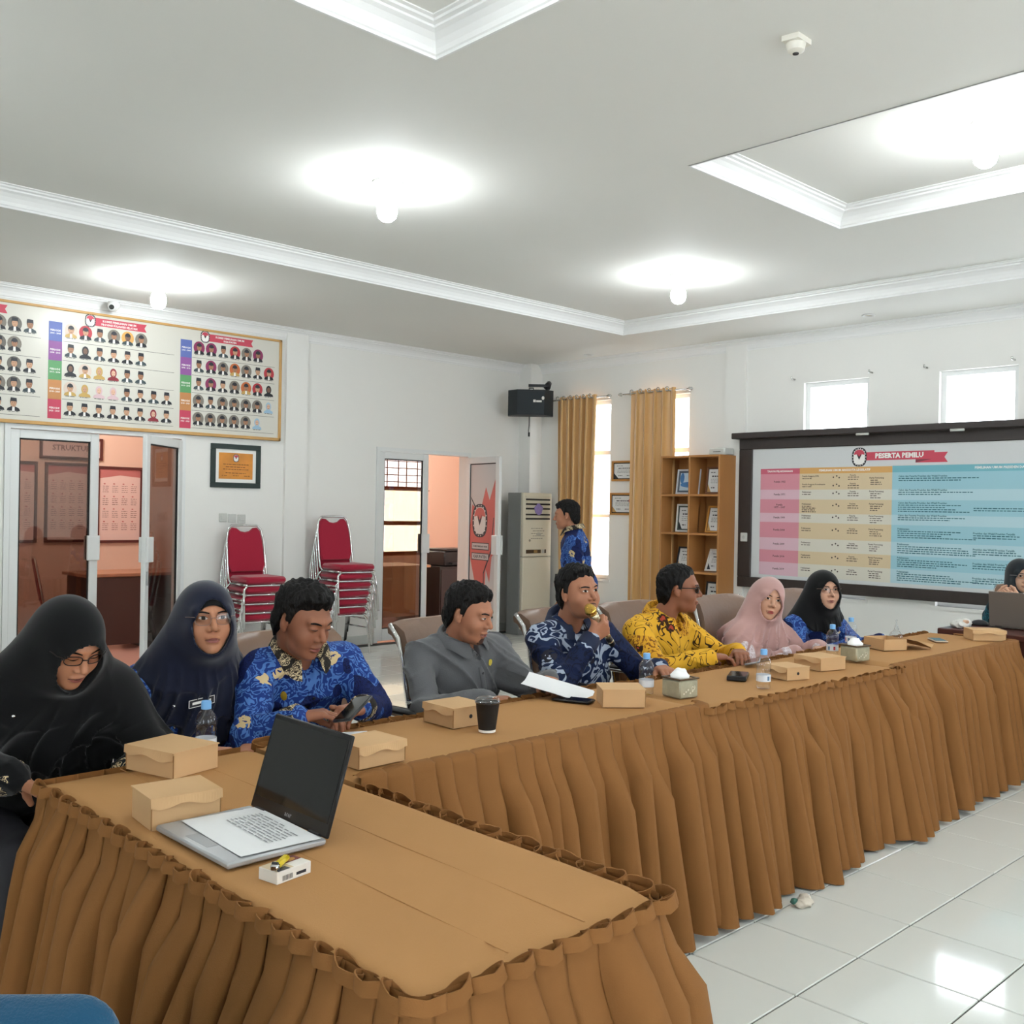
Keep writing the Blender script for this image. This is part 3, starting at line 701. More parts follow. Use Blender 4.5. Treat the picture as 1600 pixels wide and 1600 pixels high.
def head_sdf(q, g):
    """head in its own frame: x right, y forward, z up; about 0.225 m tall"""
    j = g.get('jaw', 1.); fat = g.get('fat', 0.)
    d = ell(q, (0, -.012, .028), (.0765, .097, .088))
    d = smin(d, ell(q, (0, .026, -.03), ((.060+fat)*j, .064, .086)), .03)
    d = smin(d, ell(q, (0, .034, -.076), ((.046+fat)*j, .046, .036)), .025)
    d = smin(d, ell(q, (0, .070, -.096), (.021, .017, .015)), .022)
    ax = np.c_[np.abs(q[:, 0]), q[:, 1], q[:, 2]]
    d = smin(d, ell(ax, (.038, .058, -.032), (.026+fat*.6, .024, .028)), .022)
    d = smin(d, cone(ax, (.008, .084, .026), (.042, .072, .026), .011, .010), .014)
    d = smax(d, -ell(ax, (.031, .103, .008), (.019, .018, .013)), .012)
    d = smin(d, ell(ax, (.031, .0765, .007), (.0165, .0135, .0115)), .006)
    nl = g.get('nose', 1.)
    d = smin(d, cone(q, (0, .084, .014), (0, .108*nl+.0005, -.024), .0072, .0105), .010)
    d = smin(d, ell(ax, (.0125, .094, -.030), (.0088, .011, .0075)), .007)
    d = smin(d, ell(q, (0, .089, -.0575), (.023, .0095, .0058)), .007)
    d = smin(d, ell(q, (0, .0875, -.0685), (.019, .0095, .0066)), .007)
    d = smax(d, -cone(ax, (0, .1005, -.0627), (.021, .088, -.0632), .0022, .0012), .003)
    if not g.get('noear'):
        Re = frame(90, 0, 0)
        d = smin(d, ell(ax, (.0795, -.006, -.004), (.0085, .017, .031)), .006)
        d = smax(d, -ell(ax, (.089, -.001, .002), (.006, .009, .016)), .004)
        d = smin(d, ell(ax, (.079, .001, -.029), (.006, .008, .008)), .006)
    return d
def on_face(x, z, g, off):
    """points of the face surface seen from the front at (x, z), lifted by off"""
    x = np.asarray(x, F4); z = np.asarray(z, F4); y = np.full(x.shape, .15, F4)
    for _ in range(45): y = y-.75*head_sdf(np.c_[x, y, z].astype(F4), g)
    return np.c_[x, y+off, z]
def strip_mesh(curves, g, off):
    """decal between several (x,z) curves of equal length"""
    n = len(curves[0]); P = np.concatenate([on_face([c[0] for c in cv], [c[1] for c in cv], g, off) for cv in curves])
    return P, [(i*n+k, i*n+k+1, (i+1)*n+k+1, (i+1)*n+k) for i in range(len(curves)-1) for k in range(n-1)]
def hand_prims(wr, el, y, n, side, curl, thumb=(.75, .45, .45), spread=1., sc=1.):
    wr = np.asarray(wr, float); y = np.asarray(y, float)/np.linalg.norm(y); n = np.asarray(n, float); n = n-y*(n@y); n /= np.linalg.norm(n)
    t = np.cross(y, n)*(1 if side > 0 else -1); out = []
    fd = np.asarray(el, float)-wr; fd /= np.linalg.norm(fd); out.append((wr+fd*.06*sc, wr+y*.015*sc, .027*sc, .025*sc, .012))
    ks = [(.085, .030), (.090, .010), (.086, -.010), (.077, -.028)]; ls = [(.044, .027, .021), (.048, .030, .022), (.044, .028, .021), (.035, .021, .018)]
    for i, ((ky, kt), l) in enumerate(zip(ks, ls)):
        k = wr+(y*ky+t*kt*spread)*sc; out.append((wr+(y*.012+t*kt*.55)*sc, k, .0155*sc, .0115*sc, .013))
        c = curl[i] if hasattr(curl[0], '__len__') else curl; a = 0; p = k; r = .0098-.0006*i
        for L_, da, kk in zip(l, c, (1., .93, .84)):
            a += math.radians(da); q = p+(y*math.cos(a)+n*math.sin(a))*L_*sc; out.append((p, q, r*kk*sc, r*kk*.92*sc, .0045)); p = q
    b = wr+(y*.02+t*.020+n*.006)*sc; m = wr+(y*.052+t*.042+n*.016)*sc; out.append((b, m, .017*sc, .013*sc, .014))
    d = y*thumb[0]+t*thumb[1]+n*thumb[2]; d /= np.linalg.norm(d); p = m+d*.034*sc; out.append((m, p, .0115*sc, .0105*sc, .006))
    d2 = y*thumb[0]*1.2+t*(thumb[1]-.45)+n*thumb[2]; d2 /= np.linalg.norm(d2); out.append((p, p+d2*.026*sc, .0105*sc, .0085*sc, .005))
    return out
def prims_sdf(p, prims):
    d = None
    for a, b, ra, rb, k in prims:
        e = cone(p, a, b, ra, rb); d = e if d is None else smin(d, e, k)
    return d
def skin_mat(name, col): return M(name, col, .5, spec=.35, sss=.08, var=.05, vscale=28)
HAIR = M('black_hair', '0b0908', .6, spec=.25, bump=.6, bscale=160, stretch=(1, 1, .25))
EYEW = M('eye_white', 'cfc5bd', .25); IRIS = M('iris_brown', '1a0f0a', .5, spec=.15); LASH = M('lash_black', '15100e', .7)
def person(label, S, g, skin, wear, far=False):
    rx, ry = S['hip'][0], S['hip'][1]; off = np.array([rx, ry, 0]); A3 = lambda k: np.array(S[k], float)
    root = thing('person', label, 'person', (rx, ry, 0), group=None)
    hc = A3('head'); RH = frame(*S['face']); hs = g.get('scale', 1.)
    toH = lambda p: ((p-hc.astype(F4))@RH.astype(F4))/hs
    hip, neck = A3('hip'), A3('neck'); u = neck-hip; TL = np.linalg.norm(u); u /= TL
    r = frame(S['yaw'])[:, 0]; f = np.cross(u, r); f /= np.linalg.norm(f); r = np.cross(f, u); RT = np.stack([r, f, u], 1)
    sR, sL, eR, eL, wR, wL = [A3(k) for k in ('sR', 'sL', 'eR', 'eL', 'wR', 'wL')]
    wd, dp = g.get('wide', 1.), g.get('deep', 1.)
    neckt = hc+RH@np.array([0, -.030, -.06])*hs
    def torso(p, o=0.):
        d = ell(p, hip+u*.02, (.165*wd+o, .125*dp+o, .13+o), RT)
        d = smin(d, ell(p, hip+u*.36*TL+f*.025*dp, (.15*wd+o, .122*dp+o, .17+o), RT), .06)
        d = smin(d, ell(p, hip+u*.70*TL+f*.012, (.165*wd+o, .112*dp+o, .15+o), RT), .06)
        d = smin(d, cone(p, sR*.88+sL*.12, sL*.88+sR*.12, .058+o, .058+o), .05)
        for s in (sR, sL): d = smin(d, cone(p, neck-u*.01, s*.8+neck*.2+u*.0, .055+o, .05+o), .04)
        return d
    def arms(p, o=0., k=.02):
        d = None
        for s, e, w_ in ((sR, eR, wR), (sL, eL, wL)):
            a = smin(cone(p, s, e, .058*g.get('arm', 1)+o, .046*g.get('arm', 1)+o), cone(p, e, w_, .047*g.get('arm', 1)+o, .033+o), .02)
            d = a if d is None else np.minimum(d, a)
        return d
    hands = []
    for side, k in ((1, 'hR'), (-1, 'hL')):
        if k in S: hands.append(hand_prims(S['wR' if side > 0 else 'wL'], S['eR' if side > 0 else 'eL'], *S[k][:2], side, *S[k][2:]))
    # ---- body: head, neck, trunk, arms and hands as one mesh
    def skin_fn(p): return smin(head_sdf(toH(p), g)*hs, cone(p, neckt, neck-u*.03, .049*g.get('nk', 1), .060*g.get('nk', 1)), .014)
    parts = []
    hh = .0042 if far else .0032
    lo = np.minimum(hc-.135*hs, np.minimum(neckt, neck)-.075); hi = np.maximum(hc+.14*hs, np.maximum(neckt, neck)+.07)
    parts.append(sdf_mesh(skin_fn, lo, hi, hh))
    for hp in hands:
        pts = np.array([q for a, b, *_ in hp for q in (a, b)]); parts.append(sdf_mesh(lambda p: prims_sdf(p, hp), pts.min(0)-.03, pts.max(0)+.03, .0035))
    allp = np.array([hip, neck, sR, sL, eR, eL, wR, wL]); lo0, hi0 = allp.min(0)-.19, allp.max(0)+.19
    parts.append(sdf_mesh(lambda p: np.minimum(torso(p), arms(p))+.022, lo0, hi0, .022))
    v = []; fc = []; n = 0
    for P, F in parts: v.append(P-off); fc.append(F+n); n += len(P)
    link('body', new_mesh('body', np.concatenate(v), np.concatenate(fc), skin, smooth=True), root)
    def put(name, P, F, m, fm=None, smooth=True, head=True, parent=None):
        P = np.asarray(P, float)
        if head: P = (P*hs)@RH.T+hc
        return link(name, new_mesh(name, P-off, F, m, fm, smooth), parent or root)
    # ---- face decals that follow the surface
    op = g.get('eye', 1.)
    gaze = g.get('gaze', 0.)
    for s in (-1, 1):
        us = np.linspace(-1, 1, 15); cx, cz = s*.031, .0072
        up = [(cx+.0152*a, cz+.0065*op*(1-a*a)**.75+.0012*a*s+.0008) for a in us]; dn = [(cx+.0152*a, cz-.0042*op*(1-a*a)+.0012*a*s+.0004-(1-op)*.0035) for a in us]
        if op > .35:
            cur = [[(b[0], b[1]+(t_[1]-b[1])*k) for b, t_ in zip(dn, up)] for k in (0, .33, .66, 1)]
            P, F = strip_mesh(cur, g, .0006); fm = [1 if abs((P[q[0]][0]+P[q[1]][0])/2-cx-gaze*.006) < .0062 else 0 for q in F]
            put('eye', P, F, [EYEW, IRIS], fm)
            lid = up
        else: lid = dn
        P = on_face([a for a, b in lid], [b for a, b in lid], g, .0006); mb = MB().tube(P, [.0005+.0012*(1-abs(a)) for a in us], 5); put('eyelashes', mb.v, mb.f, LASH)
        bt = g.get('brow', 1.); bs = np.linspace(0, 1, 9)
        c1 = [(s*(.013+.041*a), .0235+.007*math.sin(a*2.3)-.004*a) for a in bs]; th = [(.0028+.003*math.sin(a*2.6+.3))*bt for a in bs]
        P, F = strip_mesh([[(a, b-t_*.5) for (a, b), t_ in zip(c1, th)], c1, [(a, b+t_*.5) for (a, b), t_ in zip(c1, th)]], g, .0011); put('eyebrow', P, F, HAIR)
    us = np.linspace(-1, 1, 13); lw = .0245
    ml = [(lw*a, -.0628-.0012*a*a) for a in us]; upl = [(lw*a, -.0628-.0012*a*a+.0078*(1-abs(a)**1.6)-.0016*math.exp(-(a/.18)**2)) for a in us]; lol = [(lw*a, -.0628-.0012*a*a-.0095*(1-a*a)) for a in us]
    mid = lambda A_, B_: [((a[0]+b[0])/2, (a[1]+b[1])/2) for a, b in zip(A_, B_)]
    P, F = strip_mesh([lol, mid(lol, ml), ml, mid(ml, upl), upl], g, .0007); put('lips', P, F, g.get('lip') or M('lips', '8a5048', .4))
    P = on_face([a for a, b in ml], [b for a, b in ml], g, .0004); mb = MB().tube(P, .0011, 5); put('mouth_line', mb.v, mb.f, M('mouth_dark', '3a1c18', .7))
    for s in (-1, 1):
        P, F = strip_mesh([[(s*.0045, -.0345), (s*.009, -.0345)], [(s*.0045, -.0368), (s*.009, -.0365)]], g, .0008); put('nostril', P, F, M('mouth_dark'))
    if g.get('beard'):
        bm_ = M('beard_stubble', '4a3027', .8)
        if 'm' in g['beard']:
            P, F = strip_mesh([[(a*.026, -.0535-.004*a*a) for a in us], [(a*.027, -.046-.007*a*a) for a in us]], g, .0008); put('moustache', P, F, bm_)
        if 'c' in g['beard']:
            P, F = strip_mesh([[(a*.014, -.079) for a in us], [(a*.021, -.09) for a in us], [(a*.024, -.101) for a in us], [(a*.018, -.108) for a in us]], g, .0012); put('goatee', P, F, bm_)
    if 'glasses' in g:
        col, hw, hh_, rim = g['glasses']; m_ = M('glasses_'+col, col, .3, .3); mb = MB()
        for s in (-1, 1):
            ring = [(s*.0325+hw*math.copysign(abs(math.cos(a))**.7, math.cos(a)), .0985-abs(s*.0325+hw*math.cos(a))**2*4.5, .004+hh_*math.copysign(abs(math.sin(a))**.7, math.sin(a))) for a in np.linspace(0, 2*PI, 21)[:-1]]
            mb.tube(ring, rim, 5, closed=True)
            mb.tube([(s*(.0325+hw), .089, .012), (s*.074, .075, .013), (s*.083, .03, .011), (s*.083, -.01, .008), (s*.080, -.025, -.008)], rim*1.1, 5)
        mb.tube([(-.0325+hw, .0985, .007), (0, .1035, .010), (.0325-hw, .0985, .007)], rim, 5)
        gl = put('glasses', mb.v, mb.f, m_)
        mb = MB()
        for s in (-1, 1):
            ring = [(s*.0325+hw*.97*math.copysign(abs(math.cos(a))**.7, math.cos(a)), .0985-abs(s*.0325+hw*math.cos(a))**2*4.5, .004+hh_*.97*math.copysign(abs(math.sin(a))**.7, math.sin(a))) for a in np.linspace(0, 2*PI, 21)[:-1]]
            mb.add(ring, [tuple(range(20))])
        put('lens', mb.v, mb.f, glass_pane('lens_glass_dark', '6a6a70', .08) if g.get('dark') else glass_pane('lens_glass', 'efecea', .025), parent=gl)
    # ---- hair or headscarf
    if 'hair' in g:
        hv = g['hair']
        def hair_fn(p):
            q = toH(p); y, z = q[:, 1], q[:, 2]; ax = np.abs(q[:, 0])
            th = .007+hv.get('thick', .006)*np.clip((z-.03)/.06, 0, 1)
            n = .0030*np.sin(q[:, 0]*150+y*60+6*np.sin(y*45))+.0026*np.sin(y*130+z*110+5*np.sin(q[:, 0]*70))+.0016*np.sin(q[:, 0]*290+z*190+y*120)
            zl = np.interp(y, [-.11, -.07, -.045, -.025, -.012, .012, .020, .034, .055, .075, .10], [-.085, -.085, -.05, .018, .028, -.012, .026, .052, hv.get('line', .070)+.004, hv.get('line', .070)+.008, hv.get('line', .070)+.012]).astype(F4)
            zl = zl+np.clip(.03-ax, 0, .03)*hv.get('peak', -.1)*(y > .03)
            zl = zl+.004*np.sin(q[:, 0]*95+1)+.003*np.sin(q[:, 0]*210)
            tp = np.clip((z-zl)/.030, 0, 1); tp = np.where(y > .02, tp, 1.)
            d = np.minimum(ell(q, (0, -.012, .028), (.0765, .097, .088)), ell(q, (0, -.035, -.02), (.068, .07, .075)))-.003-(th+n)*tp
            if 'vol' in hv: d = smin(d, ell(q, hv['vol'][0], hv['vol'][1])-n+.03*(1-tp), .02)
            return smax(d, (zl-z)*.75, .004)*hs
        P, F = sdf_mesh(hair_fn, hc-.15*hs, hc+.15*hs, .0036); put('hair', P, F, HAIR, head=False)
    if 'scarf' in g:
        sc = g['scarf']; mt = sc['mat']
        cap_off = .013
        def open_(q, rx_, rz_, zc, peak=0.):
            x, y, z = q[:, 0], q[:, 1], q[:, 2]; zz = z-zc; rz2 = np.where(zz > 0, rz_[0], rz_[1])
            xx = np.abs(x)*(1+peak*np.clip(zz/.06, 0, 1)); k = np.sqrt((xx/rx_)**2+(zz/rz2)**2)
            return np.maximum((k-1)*rx_, .012-y)
        hem = sc['hem']; hw = sc.get('w', 1.)
        mid_s = (sR+sL)/2
        def scarf_fn(p):
            q = toH(p); d = head_sdf(q, dict(g, noear=1))*hs-cap_off
            d = smin(d, ell(q, (0, -.03, .0), (.086, .088, .098))*hs, .02)
            d = smin(d, ell(q, (0, -.012, -.075), (.086, .088, .075))*hs, .035)
            b = cone(p, neckt-u*.0, neck-u*.06+f*.01, .086, .115)
            dr = sc.get('drape', .0)
            if dr: b = smin(b, np.minimum(cone(p, hc+u*.0-f*.03, sR*.9+sL*.1-u*.03, .085, .085*dr), cone(p, hc-f*.03, sL*.9+sR*.1-u*.03, .085, .085*dr)), .06)
            b = smin(b, cone(p, sR*.84+sL*.16-u*.01, sL*.84+sR*.16-u*.01, .066*sc.get('sh', 1), .066*sc.get('sh', 1)), .07)
            b = smin(b, ell(p, hip+u*.66*TL+f*.035, (.165*wd*hw, .125*dp, .19), RT), .06)
            if sc.get('long'): b = smin(b, ell(p, hip+u*.34*TL+f*.04, (.19*wd*hw, .14*dp, .22), RT), .08)
            if sc.get('arms'): b = smin(b, arms(p, .012), .07)
            loc_ = (p-neck.astype(F4))@RT.astype(F4); ang = np.arctan2(loc_[:, 0], loc_[:, 1]+.03); dist = np.clip((.05-loc_[:, 2])/.16, 0, 1)
            ph_ = sc.get('ph', 0); fo = ((1-np.abs(np.sin(ang*sc.get('nf', 4.)*1.3+1.1*np.sin(loc_[:, 2]*11+ph_)+ph_)))**2*.030-.008+(1-np.abs(np.sin(ang*sc.get('nf', 4.)*2.6+.9*np.sin(loc_[:, 2]*17+ph_)+2*ph_)))**3*.016)*dist*sc.get('fa', 1.)+folds(p, .009*sc.get('fa', 1.), ph_)*np.maximum(dist, .12)
            b = b-fo
            d = smin(d, b, .035)
            hz = hem+sc.get('hs', 0)*np.abs(loc_[:, 0])+.008*np.sin(ang*9)
            d = smax(d, hz-p[:, 2], .008)
            return np.maximum(d, -open_(q, sc.get('ox', .063), (sc.get('oz', .078), .092), -.018, sc.get('peak', .25))*hs)
        P, F = sdf_mesh(scarf_fn, np.minimum(lo0, hc-.17), np.maximum(hi0, hc+.17), .0062 if far else .0052); put('headscarf', P, F, mt, head=False)
        if sc.get('inner'):
            def cap_fn(p): q = toH(p); d = head_sdf(q, dict(g, noear=1))*hs-.006; return np.maximum(d, -open_(q, .060, (.066, .090), -.018, .0)*hs)
            P, F = sdf_mesh(cap_fn, hc-.14, hc+.14, .0045); put('inner_cap', P, F, sc['inner'], head=False)
        for pl in sc.get('pins', []):
            c = neck+RT@np.array(pl); d0 = np.array([scarf_fn(np.array([c+f*k], F4))[0] for k in np.linspace(.3, 0, 120)]); k = np.linspace(.3, 0, 120)[np.argmax(d0 < 0)]
            mb = MB(); mb.lathe([(.001, -.006), (.006, -.004), (.007, 0), (.006, .004), (.001, .006)], 10, c=tuple(c+f*k)); put('pin', mb.v, mb.f, CHROME, head=False)
        S['scarf_fn'] = scarf_fn
    # ---- shirt or tunic
    if 'shirt' in wear:
        fa = wear.get('fold', .007); ph = g.get('ph', 0.)
        def shirt_fn(p):
            d = smin(torso(p, .010), arms(p, .010), .03)-folds(p, fa, ph)
            cut = np.maximum.reduce([np.full(len(p), -9., F4)]+[(p-w_.astype(F4))@((w_-e)/np.linalg.norm(w_-e)).astype(F4)-.012 for e, w_ in ()] or [np.full(len(p), -9., F4)])
            d = smax(d, cut, .004)
            return smax(d, hip[2]-.10-p[:, 2], .01)
        def shirt2(p):
            d = shirt_fn(p)
            # neckline: a small V opened at the front of the neck
            q = (p-neck.astype(F4))@RT.astype(F4)
            return smax(d, -cone(p, neck+u*.06+f*.02, neck-u*.035+f*.105, .05, .012), .008) if not wear.get('closed') else d
        hres = .0078 if far else .0062
        P, F = sdf_mesh(shirt2, lo0, hi0, hres); sh_o = put('shirt', P, F, wear['shirt'], head=False)
        S['shirt_fn'] = shirt2
        def chest(a, b, lift=.002):
            """point on the shirt front at (right, up) from the neck base"""
            o = neck+r*a+u*b; ks = np.linspace(.30, -.02, 160); dd = shirt2((o+np.outer(ks, f)).astype(F4)); k = ks[np.argmax(dd < 0)]; return o+f*(k+lift)
        S['chest'] = chest
        if not wear.get('nocollar'):
            G = []; c = neck+u*.03
            an = np.radians(np.linspace(20, 340, 41))
            for row in range(4):
                rr = []
                for a in an:
                    fr_ = math.exp(-((min(a, 2*PI-a)-.35)/.55)**2); R0 = (.070, .073, .088, .104)[row]; z = (-.02, .030, .030, -.008)[row]*(1) - (0, .026, .028, .040)[row]*fr_; R1 = R0+(0, .004, .006, .022)[row]*fr_
                    rr.append(c+r*math.sin(a)*R1*1.05+f*(math.cos(a)*R1+.004)+u*z)
                G.append(rr)
            mb = MB(); mb.grid(np.array(G)); mb.grid(np.array([[p-(p-c)*.04 for p in rr] for rr in G])[::-1]); put('collar', mb.v, mb.f, wear.get('collar') or wear['shirt'], head=False)
        if wear.get('buttons'):
            pl = [chest(.004, -b, .0015) for b in np.linspace(.07, .34, 12)]; mb = MB()
            mb.grid([[p-r*.014 for p in pl], [p-r*.013+f*.0025 for p in pl], [p+r*.013+f*.0025 for p in pl], [p+r*.014 for p in pl]]); put('placket', mb.v, mb.f, wear['shirt'], head=False)
            for b in (.10, .19, .28):
                mb = MB(); mb.tube([chest(0, -b, .003), chest(0, -b, .006)], .0055, 8); put('button', mb.v, mb.f, wear['buttons'], head=False)
        if wear.get('pocket'):
            mb = MB(); G = [[chest(a, b, .004) for a in np.linspace(-.125, -.045, 7)] for b in np.linspace(-.12, -.22, 6)]; mb.grid(np.array(G)); put('pocket', mb.v, mb.f, wear['shirt'], head=False)
        for nm, mat_, a, b, w2, h2 in wear.get('badges', []):
            mb = MB(); n_ = 14; ctr = chest(a, b, .004); P = [ctr+f*.002]+[chest(a+w2*math.cos(t_), b+h2*math.sin(t_), .004) for t_ in np.linspace(0, 2*PI, n_+1)[:-1]]
            mb.add(P, [(0, k+1, (k+1) % n_+1) for k in range(n_)]); put(nm, mb.v, mb.f, mat_, head=False)
        if wear.get('cuff'):
            for e, w_ in ((eR, wR), (eL, wL)):
                d = (w_-e)/np.linalg.norm(w_-e); mb = MB(); mb.tube([w_-d*.045, w_-d*.04, w_+d*.01, w_+d*.012], [.046, .0475, .0445, .036], 18); put('cuff', mb.v, mb.f, wear['cuff'], head=False)
    # ---- trousers and shoes
    if 'knees' in S:
        kR, kL = [np.array(k, float) for k in S['knees']]; aR, aL = [np.array(k, float) for k in S['ankles']]; hr = [hip+r*.085-u*.02, hip-r*.085-u*.02]
        def leg_fn(p):
            d = ell(p, hip-u*.02, (.165*wd, .125*dp, .115), RT)
            for h_, k_, a_ in ((hr[0], kR, aR), (hr[1], kL, aL)): d = smin(d, smin(cone(p, h_, k_, .088, .062), cone(p, k_, a_, .062, .05), .02), .03)
            return d-folds(p, .003, 1.)
        lp = np.array([hip, kR, kL, aR, aL]); P, F = sdf_mesh(leg_fn, lp.min(0)-.2, lp.max(0)+.2, .014); put('trousers', P, F, wear.get('legs') or M('dark_trousers', '24242a', .8), head=False)
        for a_ in (aR, aL):
            fw_ = np.array([f[0], f[1], 0]); fw_ /= np.linalg.norm(fw_); fo = np.array([a_[0], a_[1], .035])
            P, F = sdf_mesh(lambda p: smax(smin(cone(p, fo-fw_*.05, fo+fw_*.14, .042, .032), cone(p, fo, fo+np.array([0, 0, .05]), .044, .046), .02), .001-p[:, 2], .004), fo-.26, fo+.26, .01); put('shoe', P, F, M('black_shoe', '141414', .4), head=False)
    return root
def sit(hip, yaw, d=.40, spread=.10):
    """knees and ankles for a seated figure"""
    r = frame(yaw)[:, 0]; f = frame(yaw)[:, 1]; h = np.array(hip)
    k = [h+f*d+r*s*spread-np.array([0, 0, .03]) for s in (1, -1)]; a = [np.array([*(q+f*.0)[:2], .10]) for q in k]
    return dict(knees=k, ankles=a)
SK_A = skin_mat('skin_tan', 'b07a5c'); SK_B = skin_mat('skin_brown', '8f5d45'); SK_C = skin_mat('skin_light', 'c79a80'); SK_D = skin_mat('skin_medium', 'a87358')
KORPRI = batik('blue_batik', '131f50', '1a3272', '4a72b0', 17, dark='0a1232', motif='c8b184', motif2='1b2f6a', mscale=7)
NAVYB = batik('navy_batik', '141f40', '1a2849', 'aab6c8', 7, dark='0c1226', motif='2a2a33', motif2='b9c3d0', mscale=6)
YELB = batik('yellow_batik', 'cf9726', 'd9a52e', '33200f', 7, dark='7a4a16', motif='36200f', motif2='a5402a', mscale=6, thr=.84)
GREYS = M('grey_shirt', '5c5d5f', .8, spec=.2, bump=.15, bscale=200, sheen=.2)
BLACKSC = M('black_scarf', '0e0f10', .85, spec=.15, sheen=.15); NAVYSC = M('navy_scarf', '14192c', .8, spec=.2, sheen=.25); PINKSC = M('pink_scarf', 'b18b86', .7, spec=.25, sheen=.3)
DGREYSC = M('charcoal_scarf', '1d2328', .8, spec=.2, sheen=.2)
CREAMB = batik('cream_batik_collar', '2a2622', '3a3028', 'd5c39c', 40, dark='17120e')
GOLD = M('gold_badge', 'd8b23c', .3, .7); WHITEB = M('white_badge', 'e6e3dc', .4)
REL = (25, 30, 20)
H0 = .55
def dirv(*a): return np.array(a, float)/np.linalg.norm(a)
# woman in black, far left, looking down
hip = (1.05, 3.32, H0)
pW1 = person('woman in black headscarf and glasses looking down at far left', dict(head=(1.085, 2.915, 1.10), face=(-80, -30, 0), neck=(1.09, 3.06, .96), hip=hip, yaw=-88, sR=(.90, 3.10, .92), sL=(1.27, 3.03, .92), eR=(.82, 3.00, .73), eL=(1.34, 2.92, .74), wR=(.93, 2.86, .755), wL=(1.22, 2.86, .70),
    hR=((.8, -.1, -.65), (-.4, .1, -1), REL), hL=((-.6, -.2, -.6), (0, .3, -1), REL), **sit(hip, -88, .42)),
    dict(eye=.25, fat=.003, glasses=('241a18', .0235, .0145, .0016), scarf=dict(mat=BLACKSC, fa=1.25, hem=.66, long=1, arms=1, sh=1.2, w=1.4, drape=1.1, nf=3, ph=.6, peak=.1, oz=.070, pins=[(.13, -.03, -.02)])), SK_A, dict(shirt=BLACKSC, nocollar=1, cuff=batik('embroidered_cuff', '101014', '15151a', 'c9b48c', 30, dark='08080a')))
# woman in navy headscarf
hip = (1.64, 3.32, H0)
SPEC2 = dict(head=(1.598, 3.10, 1.115), face=(-103, 3, 0), neck=(1.605, 3.19, .965), hip=hip, yaw=-97, sR=(1.425, 3.22, .89), sL=(1.75, 3.21, .89), eR=(1.365, 3.11, .68), eL=(1.735, 3.08, .66), wR=(1.48, 2.90, .73), wL=(1.66, 2.89, .72),
    hR=((.5, -.6, 0), (0, 0, -1), REL), hL=((-.5, -.6, 0), (0, 0, -1), REL), **sit(hip, -95))
pW2 = person('woman in navy headscarf and thin glasses facing the camera', SPEC2,
    dict(eye=1., glasses=('8a7468', .0245, .0185, .0010), scarf=dict(mat=NAVYSC, fa=1.3, hem=.60, hs=.35, nf=3.5, ph=1.9, inner=BLACKSC, oz=.086, drape=1., pins=[(.105, -.01, -.085)])), SK_A, dict(shirt=KORPRI, nocollar=1))
# man with the phone
hip = (2.03, 3.27, H0)
pM3 = person('man in blue batik shirt looking down at his phone', dict(head=(1.887, 2.965, 1.105), face=(-78, -20, 2), neck=(1.925, 3.06, .975), hip=hip, yaw=-90, sR=(1.785, 3.09, .92), sL=(2.12, 3.05, .925), eR=(1.68, 2.94, .74), eL=(2.17, 2.93, .77), wR=(1.765, 2.80, .815), wL=(2.015, 2.80, .815),
    hR=((.85, -.42, .12), (.15, -.1, -.95), (28, 38, 25), (.8, .2, .6)), hL=((-.88, -.35, .05), (.1, .2, -.95), (35, 45, 30), (.8, .3, -.3)), **sit(hip, -90, .38)),
    dict(eye=.3, brow=1.2, scale=1.02, wide=1.08, arm=1.06, nk=1.1, hair=dict(thick=.011, line=.062, vol=((.006, .018, .092), (.066, .066, .034)))), SK_B,
    dict(shirt=KORPRI, collar=CREAMB, cuff=CREAMB, buttons=BLACKP, badges=[('gold_crest', GOLD, .10, -.075, .010, .016), ('name_plate', BLACKP, .055, -.125, .034, .008), ('round_pin', WHITEB, -.085, -.075, .013, .013)]))
# man in grey
hip = (2.90, 3.30, H0)
pM4 = person('man in grey shirt with yellow pin reading a paper', dict(head=(2.775, 3.11, 1.065), face=(-70, -15, 0), neck=(2.80, 3.20, .935), hip=hip, yaw=-82, sR=(2.63, 3.26, .88), sL=(2.985, 3.16, .885), eR=(2.54, 3.10, .70), eL=(3.04, 3.01, .73), wR=(2.68, 2.90, .745), wL=(3.01, 2.87, .80),
    hR=((.7, -.6, .05), (0, 0, -1), REL), hL=((-.35, -.55, -.1), (-.3, .0, -.9), (30, 40, 30)), **sit(hip, -88, .40)),
    dict(eye=.4, brow=1.2, nk=1.08, wide=1.02, arm=.95, beard='c', hair=dict(thick=.008, line=.066, vol=((.0, .01, .085), (.066, .066, .032)))), SK_D,
    dict(shirt=GREYS, buttons=M('grey_button', '3c3c3e', .4), pocket=1, fold=.010, badges=[('yellow_pin', M('yellow_pin', 'd6c14a', .3), -.055, -.075, .011, .015)]))
